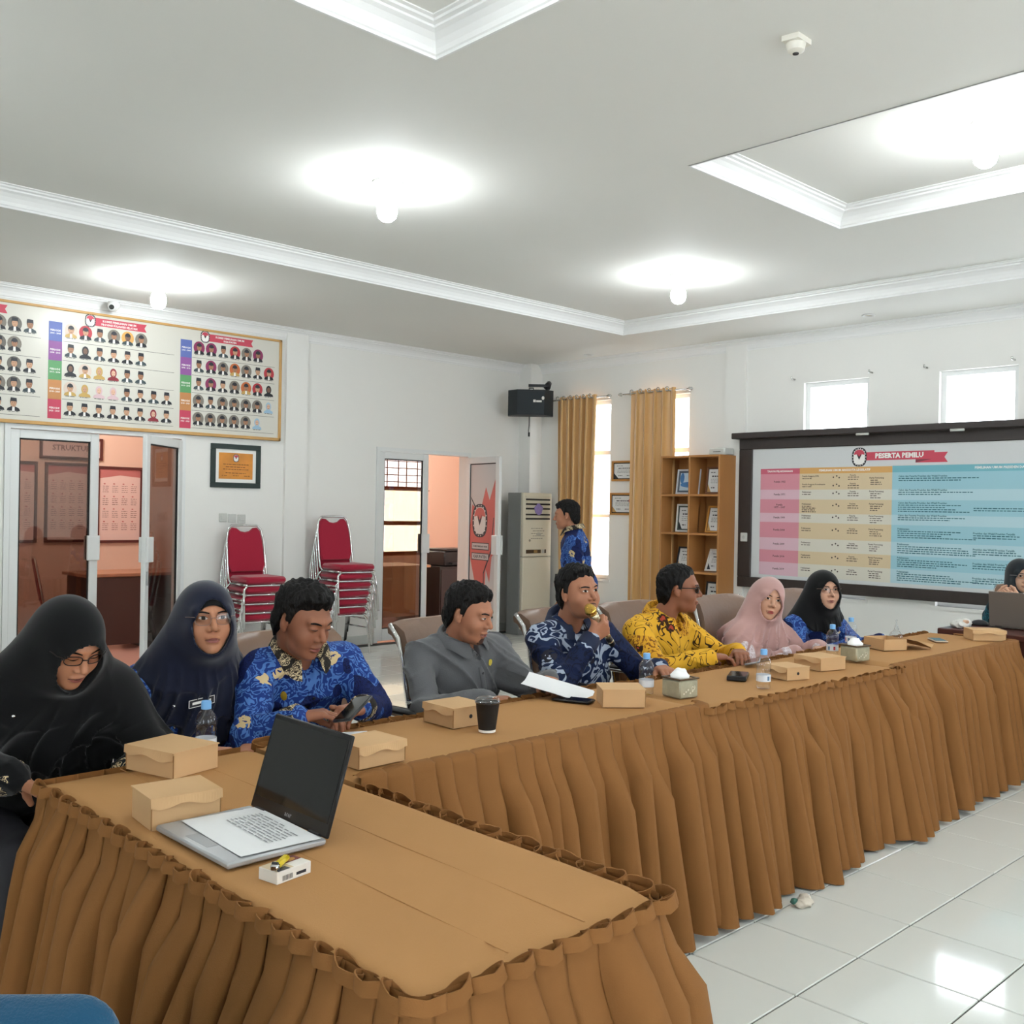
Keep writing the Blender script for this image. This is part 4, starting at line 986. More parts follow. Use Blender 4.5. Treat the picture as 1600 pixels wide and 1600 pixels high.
# man with the microphone
hip = (3.66, 3.30, H0)
MICC = np.array((3.41, 2.945, .985)); MICA = dirv(-.70, -.02, .72)
hy = dirv(.62, -.45, .60); hy = hy-MICA*(hy@MICA); hy /= np.linalg.norm(hy); hn = np.cross(MICA, hy)
wm = MICC-hy*.072-hn*.030
pM5 = person('man in navy patterned batik speaking into a gold microphone', dict(head=(3.43, 3.10, 1.122), face=(-97, 4, -3), neck=(3.47, 3.20, .975), hip=hip, yaw=-100, sR=(3.30, 3.21, .905), sL=(3.68, 3.16, .905), eR=(3.21, 2.98, .75), eL=(3.79, 3.02, .73), wR=tuple(wm), wL=(3.72, 2.85, .78),
    hR=(hy, hn, (62, 78, 55), (.25, .85, .45)), hL=((-.4, -.7, 0), (0, 0, -1), REL), **sit(hip, -92, .40)),
    dict(eye=.95, brow=1.15, fat=.006, jaw=1.04, nk=1.15, wide=1.08, arm=1.05, gaze=.3, beard='m', hair=dict(thick=.009, line=.068, vol=((.0, .016, .088), (.060, .060, .030)))), SK_D,
    dict(shirt=NAVYB, collar=M('navy_cloth', '16213c', .8), cuff=M('navy_cloth'), closed=0))
# man in yellow batik
hip = (4.26, 3.30, H0)
pM6 = person('man in yellow batik shirt with dark glasses in profile', dict(head=(4.21, 3.11, 1.105), face=(-56, -2, 0), neck=(4.17, 3.19, .955), hip=hip, yaw=-78, sR=(3.94, 3.17, .90), sL=(4.34, 3.19, .89), eR=(3.87, 2.98, .745), eL=(4.48, 3.03, .74), wR=(4.08, 2.83, .80), wL=(4.36, 2.85, .80),
    hR=((.75, -.3, 0), (0, 0, -1), REL), hL=((-.5, -.5, 0), (0, 0, -1), REL), **sit(hip, -88, .40)),
    dict(eye=.6, nk=1.08, wide=1.1, deep=1.08, arm=1.08, dark=1, glasses=('1a1816', .0255, .0165, .0022), hair=dict(thick=.003, line=.074)), SK_B,
    dict(shirt=YELB, fold=.008))
# woman in pink
hip = (5.08, 3.29, H0-.03)
pW7 = person('woman in dusty pink headscarf tilting her head', dict(head=(5.047, 3.11, 1.012), face=(-129, -2, 12), neck=(5.05, 3.19, .865), hip=hip, yaw=-100, sR=(4.86, 3.19, .80), sL=(5.23, 3.18, .79), eR=(4.79, 3.04, .65), eL=(5.29, 3.03, .65), wR=(4.93, 2.86, .745), wL=(5.19, 2.87, .745),
    hR=((.5, -.6, 0), (0, 0, -1), REL), hL=((-.5, -.6, 0), (0, 0, -1), REL), **sit(hip, -95)),
    dict(eye=.9, gaze=.4, lip=M('lips_red', '9a3c3a', .4), scarf=dict(mat=PINKSC, hem=.60, nf=4.5, ph=.2, fa=1.7, arms=1, long=1, drape=1., peak=.8, oz=.080, pins=[(-.03, -.01, -.04)])), SK_C, dict(shirt=batik('pale_print', '8d7470', 'b9a6a8', 'd9d2d8', 26, dark='5a4444'), nocollar=1), far=True)
# woman in black with glasses near the chart
hip = (5.84, 3.30, H0)
pW8 = person('woman in black headscarf and glasses beside the wall chart', dict(head=(5.684, 3.11, 1.032), face=(-125, 4, 0), neck=(5.70, 3.19, .885), hip=hip, yaw=-110, sR=(5.51, 3.22, .815), sL=(5.91, 3.17, .81), eR=(5.44, 3.07, .64), eL=(6.0, 3.03, .66), wR=(5.58, 2.88, .73), wL=(5.92, 2.86, .74),
    hR=((.5, -.6, 0), (0, 0, -1), REL), hL=((-.5, -.6, 0), (0, 0, -1), REL), **sit(hip, -100)),
    dict(eye=.8, fat=.004, glasses=('6d5548', .0245, .0165, .0012), scarf=dict(mat=BLACKSC, hem=.765, hs=.35, nf=4, ph=2.2, drape=1., oz=.076)), SK_C, dict(shirt=KORPRI, nocollar=1, badges=[('gold_crest', GOLD, .07, -.16, .018, .024)]), far=True)
# woman behind the grey laptop
hip = (7.84, 2.68, H0)
pW9 = person('woman in charcoal headscarf clasping hands behind the grey laptop', dict(head=(7.56, 2.625, 1.085), face=(-140, 0, 0), neck=(7.62, 2.64, .94), hip=hip, yaw=-172, sR=(7.63, 2.80, .865), sL=(7.60, 2.47, .865), eR=(7.40, 2.76, .79), eL=(7.38, 2.44, .79), wR=(7.22, 2.665, .93), wL=(7.20, 2.50, .93),
    hR=((-.3, -.75, .45), (.9, -.2, .1), (40, 55, 40)), hL=((-.25, .75, .45), (.9, .2, .1), (40, 55, 40)), knees=[(7.43, 2.80, .5), (7.43, 2.55, .5)], ankles=[(7.45, 2.8, .1), (7.45, 2.55, .1)]),
    dict(eye=1., gaze=.3, glasses=('b9b0aa', .0235, .0185, .0012), scarf=dict(mat=DGREYSC, hem=.80, hs=.3, nf=4, ph=3., oz=.076)), SK_C, dict(shirt=batik('teal_batik', '16303c', '1d4250', '2e6f80', 18, dark='0d1c24'), nocollar=1), far=True)
# man walking at the back
hip = (6.42, 5.76, .84)
pM10 = person('man in blue batik standing by the curtains, facing left', dict(head=(6.313, 5.858, 1.455), face=(128, -6, 0), neck=(6.365, 5.81, 1.315), hip=hip, yaw=125, sR=(6.50, 5.95, 1.23), sL=(6.24, 5.69, 1.23), eR=(6.55, 5.95, .97), eL=(6.24, 5.64, .96), wR=(6.48, 6.03, .74), wL=(6.17, 5.72, .74),
    hR=((-.1, .1, -1), (-.5, -.5, 0), REL), hL=((-.1, .1, -1), (.5, .5, 0), REL), knees=[(6.46, 5.86, .46), (6.33, 5.70, .46)], ankles=[(6.50, 5.87, .09), (6.36, 5.69, .09)]),
    dict(eye=.7, hair=dict(thick=.010, line=.058, vol=((.0, .016, .086), (.062, .062, .032)))), SK_D, dict(shirt=KORPRI, collar=CREAMB), far=True)
# ================================================================ wall boards and prints
GOLDW = M('pale_gold_frame', 'c69a5b', .4, var=.15, vscale=8); BOARDBG = M('board_vinyl', 'd6d3c8', .28, spec=.4); INK = M('print_ink', '3c3a38', .6); PWHITE = M('print_white', 'f1efea', .5)
RIB = M('print_red', 'c8485a', .5); PDARK = M('print_dark', '2b2c33', .5)
SKINP = [M('print_skin_%d' % k, c, .5) for k, c in enumerate(('c79a7a', 'a97a5c', 'dcb196', '7a5a48'))]
def xf_wall(kind, origin):
    """(a right, b up, c out) -> local coordinates for prints on the back (facing -y) or right (facing -x) wall"""
    if kind == 'back': return (np.array([[1., 0, 0], [0, 0, -1], [0, 1, 0]]), np.array(origin, float))
    return (np.array([[0, 0, -1.], [-1, 0, 0], [0, 1, 0]]), np.array(origin, float))
def rect(mb, a0, a1, b0, b1, c, mi): mb.add([(a0, b0, c), (a1, b0, c), (a1, b1, c), (a0, b1, c)], [(0, 1, 2, 3)], mi)
def disc(mb, a, b, ra, rb, c, mi, n=18, b0=-9, b1=9): mb.add([(a+ra*math.cos(t), max(b0, min(b1, b+rb*math.sin(t))), c) for t in np.linspace(0, 2*PI, n+1)[:-1]], [tuple(range(n))], mi)
def txt(mb, body, a, b, size, c, mi, bold=0., align='c', sx=1.):
    v, f = text_geo(body, size, bold); w_ = v[:, 0].max()-v[:, 0].min()
    o = a if align == 'c' else a-v[:, 0].min()*sx
    mb.add(np.c_[v[:, 0]*sx+o, v[:, 1]+b, np.full(len(v), c)], f, mi)
def greek(mb, a, b, w_, h, c, mi, rng):
    """a line of tiny unreadable print: word-length dashes"""
    x = a
    while x < a+w_-.004:
        l = min(rng.uniform(.012, .04), a+w_-x); rect(mb, x, x+l, b, b+h, c, mi); x += l+.007
PBG = [M('portrait_bg_%d' % k, c, .5) for k, c in enumerate(('b5363f', '827b70', 'd9c7b8', 'e4e3de', '8b2f5a', 'c46a3a', '6f6a62', 'd8a45a'))]
CLOTHP = [M('portrait_cloth_%d' % k, c, .5) for k, c in enumerate(('22242a', 'c2a05a', '8d2c38', 'd7b8bd', '3d4a4e', '9dbfd4'))]
PM = PBG+CLOTHP+SKINP+[PDARK, PWHITE]
def portrait_mesh(bgk, cl, sk, cap, scarf):
    mb = MB(); mb.xf = xf_wall('back', (0, 0, 0)); s = .05
    if bgk is not None: disc(mb, 0, 0, .052, .056, .0, bgk)
    C0 = 8+cl; K0 = 14+sk
    mb.add([(-.048, -.055, .0005), (.048, -.055, .0005), (.042, -.036, .0005), (.015, -.022, .0005), (-.015, -.022, .0005), (-.042, -.036, .0005)], [tuple(range(6))], C0)
    if scarf: disc(mb, 0, .006, .027, .038, .0008, C0); disc(mb, 0, .004, .017, .024, .0014, K0)
    else:
        mb.add([(-.010, -.055, .0008), (.010, -.055, .0008), (.008, -.024, .0008), (-.008, -.024, .0008)], [(0, 1, 2, 3)], 19)
        disc(mb, 0, .012, .024, .030, .0008, 18); disc(mb, 0, .003, .0215, .029, .0014, K0)
        if cap: mb.add([(-.024, .018, .002), (.024, .018, .002), (.021, .044, .002), (-.021, .046, .002)], [(0, 1, 2, 3)], 18)
        else: disc(mb, 0, .022, .0225, .013, .002, 18)
    for x in (-.008, .008): rect(mb, x-.003, x+.003, .004, .0065, .0024, 18)
    rect(mb, -.006, .006, -.014, -.0115, .0024, 18)
    return mb.mesh('portrait', PM)
rng = random.Random(4)
VAR = [portrait_mesh(*a) for a in ((0, 0, 0, 0, 0), (None, 0, 0, 1, 0), (None, 0, 3, 0, 1), (1, 0, 1, 0, 0), (2, 1, 0, 0, 0), (None, 1, 0, 0, 1), (None, 2, 2, 0, 1), (4, 0, 1, 0, 0), (None, 3, 2, 0, 1), (6, 0, 0, 1, 0), (5, 1, 1, 0, 0), (None, 4, 1, 1, 0), (7, 4, 3, 0, 0), (None, 5, 2, 0, 1))]
BX0, BX1, BZ0, BZ1 = 1.9, 5.40, 2.145, 3.165
t = thing('portrait_board', 'wide cream board of round portraits above the left glass door', 'board', ((BX0+BX1)/2, W-.002, BZ0)); org = t.location.copy()
lx = lambda x: x-org.x; lz = lambda z: z-org.z
MB().box(lx(BX0), lx(BX1), -.025, 0, 0, BZ1-BZ0).obj('panel', BOARDBG, t)
for a, b, c, d in ((BX0, BX1, BZ0, BZ0+.03), (BX0, BX1, BZ1-.022, BZ1), (BX0, BX0+.03, BZ0, BZ1), (BX1-.028, BX1, BZ0, BZ1)): MB().box(lx(a), lx(b), -.04, .0, lz(c), lz(d), bev=.004).obj('frame_rail', GOLDW, t)
BLOCK = [M('period_'+n, c, .5) for n, c in (('blue', '5f6fb0'), ('purple', '8d5496'), ('green', '5d9a64'), ('orange', 'c08450'), ('red', 'c2405a'))]
mb = MB(); mb.xf = xf_wall('back', (0, -.0255, 0)); pm = BLOCK+[PWHITE, INK, RIB, PDARK]
PER = ['2003 - 2008', '2008 - 2013', '2013 - 2018', '2018 - 2023', '2023 - 2028']
for px, lab in ((1.94, 0), (3.132, 1), (4.322, 2)):
    for k in range(5):
        z1 = 3.040-k*.1665; rect(mb, lx(px), lx(px+.113), lz(z1-.1665), lz(z1), .0006, k)
        txt(mb, 'PERIODE', lx(px+.056), lz(z1-.075), .022, .0012, 5, .0006); txt(mb, PER[k], lx(px+.056), lz(z1-.1), .018, .0012, 5, .0005)
    for k in range(1, 6): rect(mb, lx(px+.118), lx(px+(1.13 if lab < 2 else 1.0)), lz(3.046-k*.1665), lz(3.049-k*.1665), .0006, 6)
    bx = px+.36 if lab < 2 else px+.255
    mb.add([(lx(bx), lz(3.052), .0006), (lx(bx+.5), lz(3.052), .0006), (lx(bx+.48), lz(3.087), .0006), (lx(bx+.5), lz(3.122), .0006), (lx(bx), lz(3.122), .0006)], [tuple(range(5))], 7)
    txt(mb, 'KOMISI PEMILIHAN UMUM', lx(bx+.25), lz(3.099), .026, .0012, 5, .0008); txt(mb, 'PROVINSI SULAWESI SELATAN' if lab < 2 else 'KABUPATEN', lx(bx+.25), lz(3.070), .024, .0012, 5, .0008)
    emblem(mb, lx(bx-.01), lz(3.09), .105, 7, 5, 8, off=(.001, .0014, .0018, .0022))
ROWS = {0: [[1, 3, 9, 11, 1, 3, 9, 11], [9, 1, 3, 11, 1, 9, 3, 1], [1, 9, 1, 3, 11, 1, 9, 1], [3, 1, 11, 9, 1, 3, 9, 11], [1, 1, 11, 1, 9, 1, 1, 1]], 1: [[4, 0, 11, 3, 12, 3], [11, 2, 11, 1, 1, 11], [2, 4, 5, 6, 11, 11], [4, 5, 8, 8, 11, 1, 11, 1], [1, 1, 1, 1, 1, 1, 6, 1]], 2: [[7, 7, 11, 0, 3, 7], [11, 7, 3, 10, 3, 1, 0], [11, 7, 1, 3, 10, 0, 2], [3, 11, 3, 3, 3, 3, 13], [3, 3, 3, 3, 3, 13]]}
cols = {0: [8, 8, 8, 8, 8], 1: [6, 6, 6, 8, 8], 2: [6, 7, 7, 7, 6]}
for p_, px in ((0, 1.94), (1, 3.132), (2, 4.322)):
    for k in range(5):
        for c in range(cols[p_][k]):
            if p_ == 0 and c == 7 and k in (1, 4): continue
            x = px+.186+(.125 if p_ else .122)*c; z = 2.978-k*.1675
            v_ = VAR[rng.randrange(len(VAR))] if p_ < 2 else VAR[rng.choice((0, 3, 7, 9, 10, 1, 2, 13))]
            v_ = VAR[ROWS[p_][k][c]]; o = link('portrait', v_, t, loc=(lx(x), -.0265, lz(z))); o.scale = (1.1, 1, 1.1)
            greek(mb, lx(x-.04), lz(z-.068), .08, .005, .0006, 6, rng)
mb.obj('print', pm, t)
# framed certificate in black
def framed(name, label, cat, loc, rotz, w_, h, fcol, bw, art, tilt=0, group=None, mount='f0efe9', mw=.03):
    """upright frame: local x right, z up, front faces -y; base at z=0"""
    t = thing(name, label, cat, loc, rotz, group); fm_ = M('frame_'+fcol, fcol, .4, var=.1, vscale=20)
    X = np.array(Matrix.Rotation(tilt, 3, 'X'))
    def O(mb, nm, m): mb.v = (np.array(mb.v)@X.T).tolist(); return mb.obj(nm, m, t)
    for a, b, c, d in ((-w_/2, w_/2, 0, bw), (-w_/2, w_/2, h-bw, h), (-w_/2, -w_/2+bw, bw, h-bw), (w_/2-bw, w_/2, bw, h-bw)): O(MB().box(a, b, -.022, 0, c, d, bev=.003), 'frame_rail', fm_)
    O(MB().box(-w_/2+bw, w_/2-bw, -.010, -.004, bw, h-bw), 'mount', M('mount_'+mount, mount, .7))
    a0, a1, b0, b1 = -w_/2+bw+mw, w_/2-bw-mw, bw+mw, h-bw-mw; mb = MB(); mb.xf = xf_wall('back', (0, -.0105, 0)); r_ = random.Random(len(label))
    if art == 'gold':
        mats = [M('certificate_gold', 'd98a35', .4, var=.55, vscale=5), M('ink_brown', '5a3316', .6), PWHITE, RIB, PDARK]
        rect(mb, a0, a1, b0, b1, 0, 0); emblem(mb, 0, b1-.05, .07, 3, 2, 4, off=(.0004, .0006, .0008, .001))
        for k, z in enumerate((.55, .45, .36, .22)): greek(mb, a0*.6 if k % 2 else a0*.75, b0+(b1-b0)*z, (a1-a0)*(.6 if k % 2 else .75), .006, .0005, 1, r_)
        for x in (-.12, 0, .12): greek(mb, x-.03, b0+.03, .06, .005, .0005, 1, r_)
    elif art == 'blue':
        mats = [M('picture_sky', 'c9dbe8', .4, var=.1, vscale=4), M('picture_blue', '4f86c0', .4, var=.3, vscale=14)]
        rect(mb, a0, a1, b0, b1, 0, 0); disc(mb, 0, b0+(b1-b0)*.33, (a1-a0)*.46, (b1-b0)*.16, .0005, 1); disc(mb, a0*.75, b1-(b1-b0)*.3, (a1-a0)*.12, (b1-b0)*.3, .0005, 1)
    else:
        mats = [M('certificate_paper', 'e3e4e2', .5), INK, RIB, GOLDW, PDARK]
        rect(mb, a0, a1, b0, b1, 0, 0); hh_ = b1-b0; ww = a1-a0
        greek(mb, a0+ww*.12, b0+hh_*.84, ww*.3, hh_*.03, .0005, 4, r_); greek(mb, a0+ww*.2, b0+hh_*.66, ww*.6, hh_*.055, .0005, 4, r_)
        for z in (.55, .47, .39): greek(mb, a0+ww*.15, b0+hh_*z, ww*.7, hh_*.02, .0005, 1, r_)
        for x in (.2, .6): greek(mb, a0+ww*x, b0+hh_*.16, ww*.2, hh_*.05, .0005, 1, r_)
        mb.add([(a0, b0, .0006), (a0+ww*.2, b0, .0006), (a0, b0+hh_*.35, .0006)], [(0, 1, 2)], 4 if art == 'dark' else 3)
        if art == 'red': disc(mb, a1-ww*.14, b0+hh_*.7, ww*.08, hh_*.16, .0006, 2)
    O(mb, 'print', mats)
    return t
framed('framed_certificate', 'black framed orange and gold certificate on the white wall', 'certificate', (4.922, W-.001, 1.660), 0, .535, .425, '20302c', .05, 'gold', mw=.035)
framed('framed_certificate', 'upper of two wood framed certificates between the curtains', 'certificate', (W-.002, 7.44, 1.845), R(-90), .38, .235, 'b9823f', .022, 'dark', mw=.012, mount='2b2a28', group='wood framed certificates')
framed('framed_certificate', 'lower of two wood framed certificates between the curtains', 'certificate', (W-.002, 7.46, 1.455), R(-90), .38, .255, 'b9823f', .022, 'red', mw=.012, mount='2b2a28', group='wood framed certificates')
# wall switches and outlet
SWP = M('switch_plastic', 'cdcec8', .35)
for k, (x, z) in enumerate(((4.795, 1.368), (4.895, 1.362), (4.995, 1.358))):
    t = thing('wall_switch', ['left', 'middle', 'right'][k]+' wall switch plate of three above the first chair stack', 'switch', (x, W-.001, z), group='row of wall switches')
    MB().box(-.042, .042, -.012, 0, -.042, .042, bev=.004).obj('plate', SWP, t); MB().box(-.026, .026, -.017, -.012, -.02, .02, bev=.002).obj('rocker', SWP, t)
# ================================================================ dark framed wall chart on the right wall
DKF = M('dark_walnut', '332b28', .4, var=.2, vscale=10, stretch=(1, 4, 1)); CY0, CY1, CZ0, CZ1 = 2.0, 5.87, .745, 2.30
t = thing('wall_chart', 'huge dark framed chart with banner PESERTA PEMILU on right wall', 'chart', (W-.002, (CY0+CY1)/2, CZ0)); org2 = t.location.copy()
yy = lambda v_: v_-org2.y; zz = lambda v_: v_-org2.z
MB().box(-.07, 0, yy(CY0), yy(CY1), zz(CZ0), zz(CZ0)+.105, bev=.006).obj('bottom_rail', DKF, t)
MB().box(-.07, 0, yy(CY0), yy(CY1), zz(2.155), zz(2.27), bev=.006).obj('top_rail', DKF, t)
MB().box(-.16, 0, yy(CY0), yy(CY1)+.04, zz(2.262), zz(2.322), bev=.006).obj('cap_moulding', DKF, t)
for a in (CY0, 5.715): MB().box(-.07, 0, yy(a), yy(a+.155), zz(.85), zz(2.156), bev=.006).obj('side_stile', DKF, t)
MB().box(-.05, -.002, yy(CY0+.1), yy(5.72), zz(.84), zz(2.16)).obj('print_sheet', M('chart_paper', 'd3d5d5', .35, spec=.4), t)
mb = MB(); mb.xf = xf_wall('right', (-.0505, yy(5.62), -org2.z))     # a = distance to the right of the table's left edge, b = height
cm = [M('chart_'+n, c, .45) for n, c in (('red', 'c86074'), ('rose', 'd68f9c'), ('blush', 'dcb7c3'), ('amber', 'd9a765'), ('sand', 'd9c4a0'), ('cream', 'd9d4c6'), ('teal', '74b3c0'), ('sky', '9cc8d4'), ('ice', 'b4d2da'))]+[PWHITE, M('chart_ink', '4a3a34', .6), M('chart_teal_ink', '2f6470', .6), PDARK, RIB, M('rib_fold', '7a3440', .5)]
rect(mb, 0, .44, 1.899, 1.953, .0006, 0); rect(mb, .44, 1.385, 1.899, 1.957, .0006, 3); rect(mb, 1.385, 3.5, 1.899, 1.960, .0006, 6)
rowz = [1.899, 1.743, 1.646, 1.509, 1.418, 1.262, 1.138, 1.015, .885]; yrs = ['Pemilu 1955', 'Pemilu 1971', 'Pemilu\n1977 - 1997', 'Pemilu 1999', 'Pemilu 2004', 'Pemilu 2009', 'Pemilu 2014', 'Pemilu 2019']
for k in range(8):
    b1, b0 = rowz[k], rowz[k+1]; ev = k % 2 == 0; m_ = (b0+b1)/2
    rect(mb, 0, .44, b0, b1, .0006, 1 if ev else 2); rect(mb, .44, 1.385, b0, b1, .0006, 4 if ev else 5); rect(mb, 1.385, 3.5, b0, b1, .0006, 7 if ev else 8)
    txt(mb, yrs[k], .22, m_, .026, .0012, 10, .0006)
    n = 2 if k == 0 else 1
    for q in range(n):
        c_ = m_+(.04-.08*q if n == 2 else .012)
        txt(mb, 'Pelaksanaan' if k else 'Pemilu Anggota DPR' if q == 0 else 'Pemilu Anggota Konstituante', .47, c_+.012, .021, .0012, 10, .0005, 'l'); greek(mb, .47, c_-.014, .10, .007, .0012, 10, rng)
        if k == 2:
            for z in (.02, .038, .056): greek(mb, .47, c_-z-.012, .15, .008, .0012, 10, rng)
        for a, b in ((.80, .0), (.835, .012), (.86, -.004)): disc(mb, a, c_+b, .008, .008, .0012, 10, 8)
        txt(mb, 'Peserta', 1.0, c_+.018, .020, .0012, 10, .0005)
        for z in (-.004, -.026): greek(mb, .95, c_+z, .11, .007, .0012, 10, rng)
    txt(mb, 'Partai Pemenang', 1.235, m_+.03, .021, .0012, 10, .0005)
    for z in (.005, -.014, -.033): greek(mb, 1.175, m_+z, rng.uniform(.06, .12), .007, .0012, 10, rng)
    txt(mb, 'Calon dan Peserta Presiden dan Wakil Presiden' if k < 4 else 'Pelaksanaan', 1.445, m_+.042, .023, .0012, 11, .0006, 'l')
    for q in range(2 if k in (0, 1, 3) else 4): greek(mb, 1.445, m_+.018-.019*q, rng.uniform(.35, .75), .008, .0012, 11, rng)
    if k >= 2 and k != 3:
        if k > 3: txt(mb, 'Presiden dan Wakil Presiden Terpilih', 2.12, m_+.02, .023, .0012, 11, .0006, 'l')
        for q in range(2): greek(mb, 2.12, m_-.004-.02*q, rng.uniform(.3, .5), .008, .0012, 11, rng)
txt(mb, 'TAHUN PELAKSANAAN', .22, 1.925, .027, .0012, 9, .001); txt(mb, 'PEMILIHAN UMUM ANGGOTA LEGISLATIF', .91, 1.928, .028, .0012, 9, .001); txt(mb, 'PEMILIHAN UMUM PRESIDEN DAN WAKIL PRESIDEN', 2.45, 1.93, .028, .0012, 9, .001)
mb.add([(1.60, 2.075, .0006), (1.89, 2.075, .0006), (1.86, 2.03, .0006), (1.89, 1.985, .0006), (1.60, 1.985, .0006)], [tuple(range(5))], 13)
mb.add([(1.60, 2.02, .001), (1.77, 2.02, .001), (1.60, 1.985, .001)], [(0, 1, 2)], 14)
rect(mb, 1.12, 1.77, 2.015, 2.092, .0012, 13); txt(mb, 'PESERTA PEMILU', 1.445, 2.053, .062, .0018, 9, .003)
emblem(mb, 1.06, 2.048, .165, 13, 9, 12, off=(.0014, .0018, .0022, .0026))
mb.obj('print', cm, t)
for y in (4.42, 3.55): MB().tube([(-.155, yy(y), zz(2.255)), (-.155, yy(y+.12), zz(2.255))], .012, 8).obj('picture_light', SWP, t, smooth=True)
t = thing('wall_outlet', 'small white outlet plate on the chart frame left stile', 'outlet', (W-.073, 5.79, 1.255)); MB().box(-.012, 0, -.04, .04, -.045, .045, bev=.005).obj('plate', SWP, t); MB().tube([(-.0125, 0, 0), (-.014, 0, 0)], .018, 14).obj('socket', M('socket_grey', 'bdbdb8', .5), t)
# ================================================================ curtains
CURT = M('gold_satin_curtain', 'd8ab6e', .36, spec=.5, sheen=.4, var=.12, vscale=3, stretch=(6, 6, .3)); ROD = M('rod_silver', 'c9c8c4', .25, .9)
def curtain(label, y0, y1, spread, nf, seed, rod):
    rg = random.Random(seed); t = thing('curtain', label, 'curtain', (W-.10, (y0+y1)/2, .06), group='gold curtains'); cy = (y0+y1)/2; N_ = nf*12; G = []
    for z in np.r_[2.86, 2.84, 2.80, 2.6, np.linspace(2.3, .06, 9)]:
        tt = (2.86-z)/2.8; row = []
        for i in range(N_+1):
            s = i/N_; ph = s*nf*2*PI+.5*math.sin(s*9+seed)*tt; A = .042*(1+.25*math.sin(s*17+seed))*(1+.25*tt)
            y = y1+(y0-y1)*s+(.5-s)*-spread*tt+.012*math.sin(ph*2+seed); row.append((A*math.sin(ph), y-cy, z-.06))
        G.append(row)
    mb = MB(); mb.grid(np.array(G)); mb.grid((np.array(G)+np.array([.004, 0, 0]))[::-1]); mb.obj('cloth', CURT, t, smooth=True)
    for k in range(nf):
        for hf in (.25,):
            s = (k+hf)/nf; y = y1+(y0-y1)*s-cy; ring = [(.0+.0*math.cos(a), y+.022*math.cos(a), 2.785-.0+.022*math.sin(a)) for a in np.linspace(0, 2*PI, 17)[:-1]]
            ring = [(-.048, b, c) for a, b, c in ring]; MB().tube(ring, .006, 6, closed=True).obj('eyelet', ROD, t, smooth=True)
    r = thing('curtain_rod', label.replace('curtain', 'curtain rod'), 'curtain rod', (W-.10, (rod[0]+rod[1])/2, 2.83), group='curtain rods'); m_ = (rod[0]+rod[1])/2
    MB().tube([(0, rod[0]-m_, 0), (0, rod[1]-m_, 0)], .009, 8).obj('rod', ROD, r, smooth=True)
    for e, s in ((rod[0], -1), (rod[1], 1)):
        MB().tube([(0, e-m_, 0), (0, e-m_+s*.02, 0), (0, e-m_+s*.03, 0), (0, e-m_+s*.06, 0), (0, e-m_+s*.075, 0)], [.009, .012, .022, .018, .004], 10).obj('finial', ROD, r, smooth=True)
        MB().tube([(0, e-m_-s*.05, 0), (.1, e-m_-s*.05, 0)], .007, 6).obj('bracket', ROD, r, smooth=True)
curtain('gold curtain nearest the room corner', 7.80, 8.42, .10, 6, 1, (7.66, 8.50))
curtain('gold curtain beside the wooden bookshelf', 6.66, 7.28, -.06, 5, 2, (6.52, 7.41))
for y0, y1, l in ((4.47, 5.28, 'bare rod hooks above the first chart window'), (3.2, 3.95, 'bare rod hooks above the second chart window')):
    t = thing('curtain_hook', l, 'hook', (W-.005, (y0+y1)/2, 2.84), group='curtain hooks')
    for y in (y0, y1): MB().tube([(0, y-(y0+y1)/2, 0), (-.06, y-(y0+y1)/2, 0), (-.07, y-(y0+y1)/2, .02)], .009, 6).obj('hook', ROD, t, smooth=True)
# ================================================================ bookshelf with certificates
OAK = M('oak_veneer', 'b07a45', .45, var=.12, vscale=9, stretch=(1, 1, .15)); OAKE = M('oak_edge', 'c08c56', .5)
SX0, SY0, SY1 = 8.68, 5.935, 6.69
t = thing('bookshelf', 'tall oak bookshelf holding framed certificates', 'shelf', ((SX0+W)/2, (SY0+SY1)/2, 0)); bx, by = t.location.x, t.location.y; D = .155
for y in (SY0, 6.305, SY1-.022): MB().box(-D, D-.012, y-by, y-by+.022, 0, 2.098, bev=.002).obj('upright', OAK, t)
MB().box(D-.012, D-.004, SY0-by, SY1-by, 0, 2.098).obj('back_panel', OAK, t)
SHZ = [.06, .475, .880, 1.285, 1.690, 2.098]
for z in SHZ:
    for a, b in ((SY0+.022, 6.305), (6.327, SY1-.022)): MB().box(-D, D-.012, a-by, b-by, z-.022, z, bev=.002).obj('shelf_board', OAK, t)
def shelf_frame(label, y, z, w_, h, col, art, tilt, yaw=0, **k): framed('framed_certificate', label, 'certificate', (SX0+.17, y, z+.002), R(-90+yaw), w_, h, col, .018, art, tilt=R(-tilt), group='certificates on the bookshelf', **k)
shelf_frame('white framed blue sea picture on the top left shelf', 6.45, 1.690, .30, .27, 'd8dade', 'blue', 8, mount='5c6672', mw=.022)
shelf_frame('brown framed certificate on the top right shelf', 6.09, 1.690, .26, .29, '7a4a2c', 'plain', 8, mount='3a2a22', mw=.006)
shelf_frame('white framed certificate with green mount, second left shelf', 6.45, 1.285, .29, .30, 'e4e4e0', 'dark', 6, mount='4a5550', mw=.016)
shelf_frame('gold edged tilted certificate on the second right shelf', 6.09, 1.285, .25, .29, 'c88a3a', 'plain', 14, mount='4a3020', mw=.006)
shelf_frame('black framed certificate on the third left shelf', 6.45, .880, .27, .25, '22242a', 'plain', 14, mw=.002)
shelf_frame('white framed certificate leaning back on the third right shelf', 6.085, .880, .25, .25, 'e8e6e0', 'dark', 24, mw=.004)
shelf_frame('black framed certificate on the lowest visible right shelf', 6.085, .475, .24, .30, '1c1e22', 'plain', 8, mw=.003)
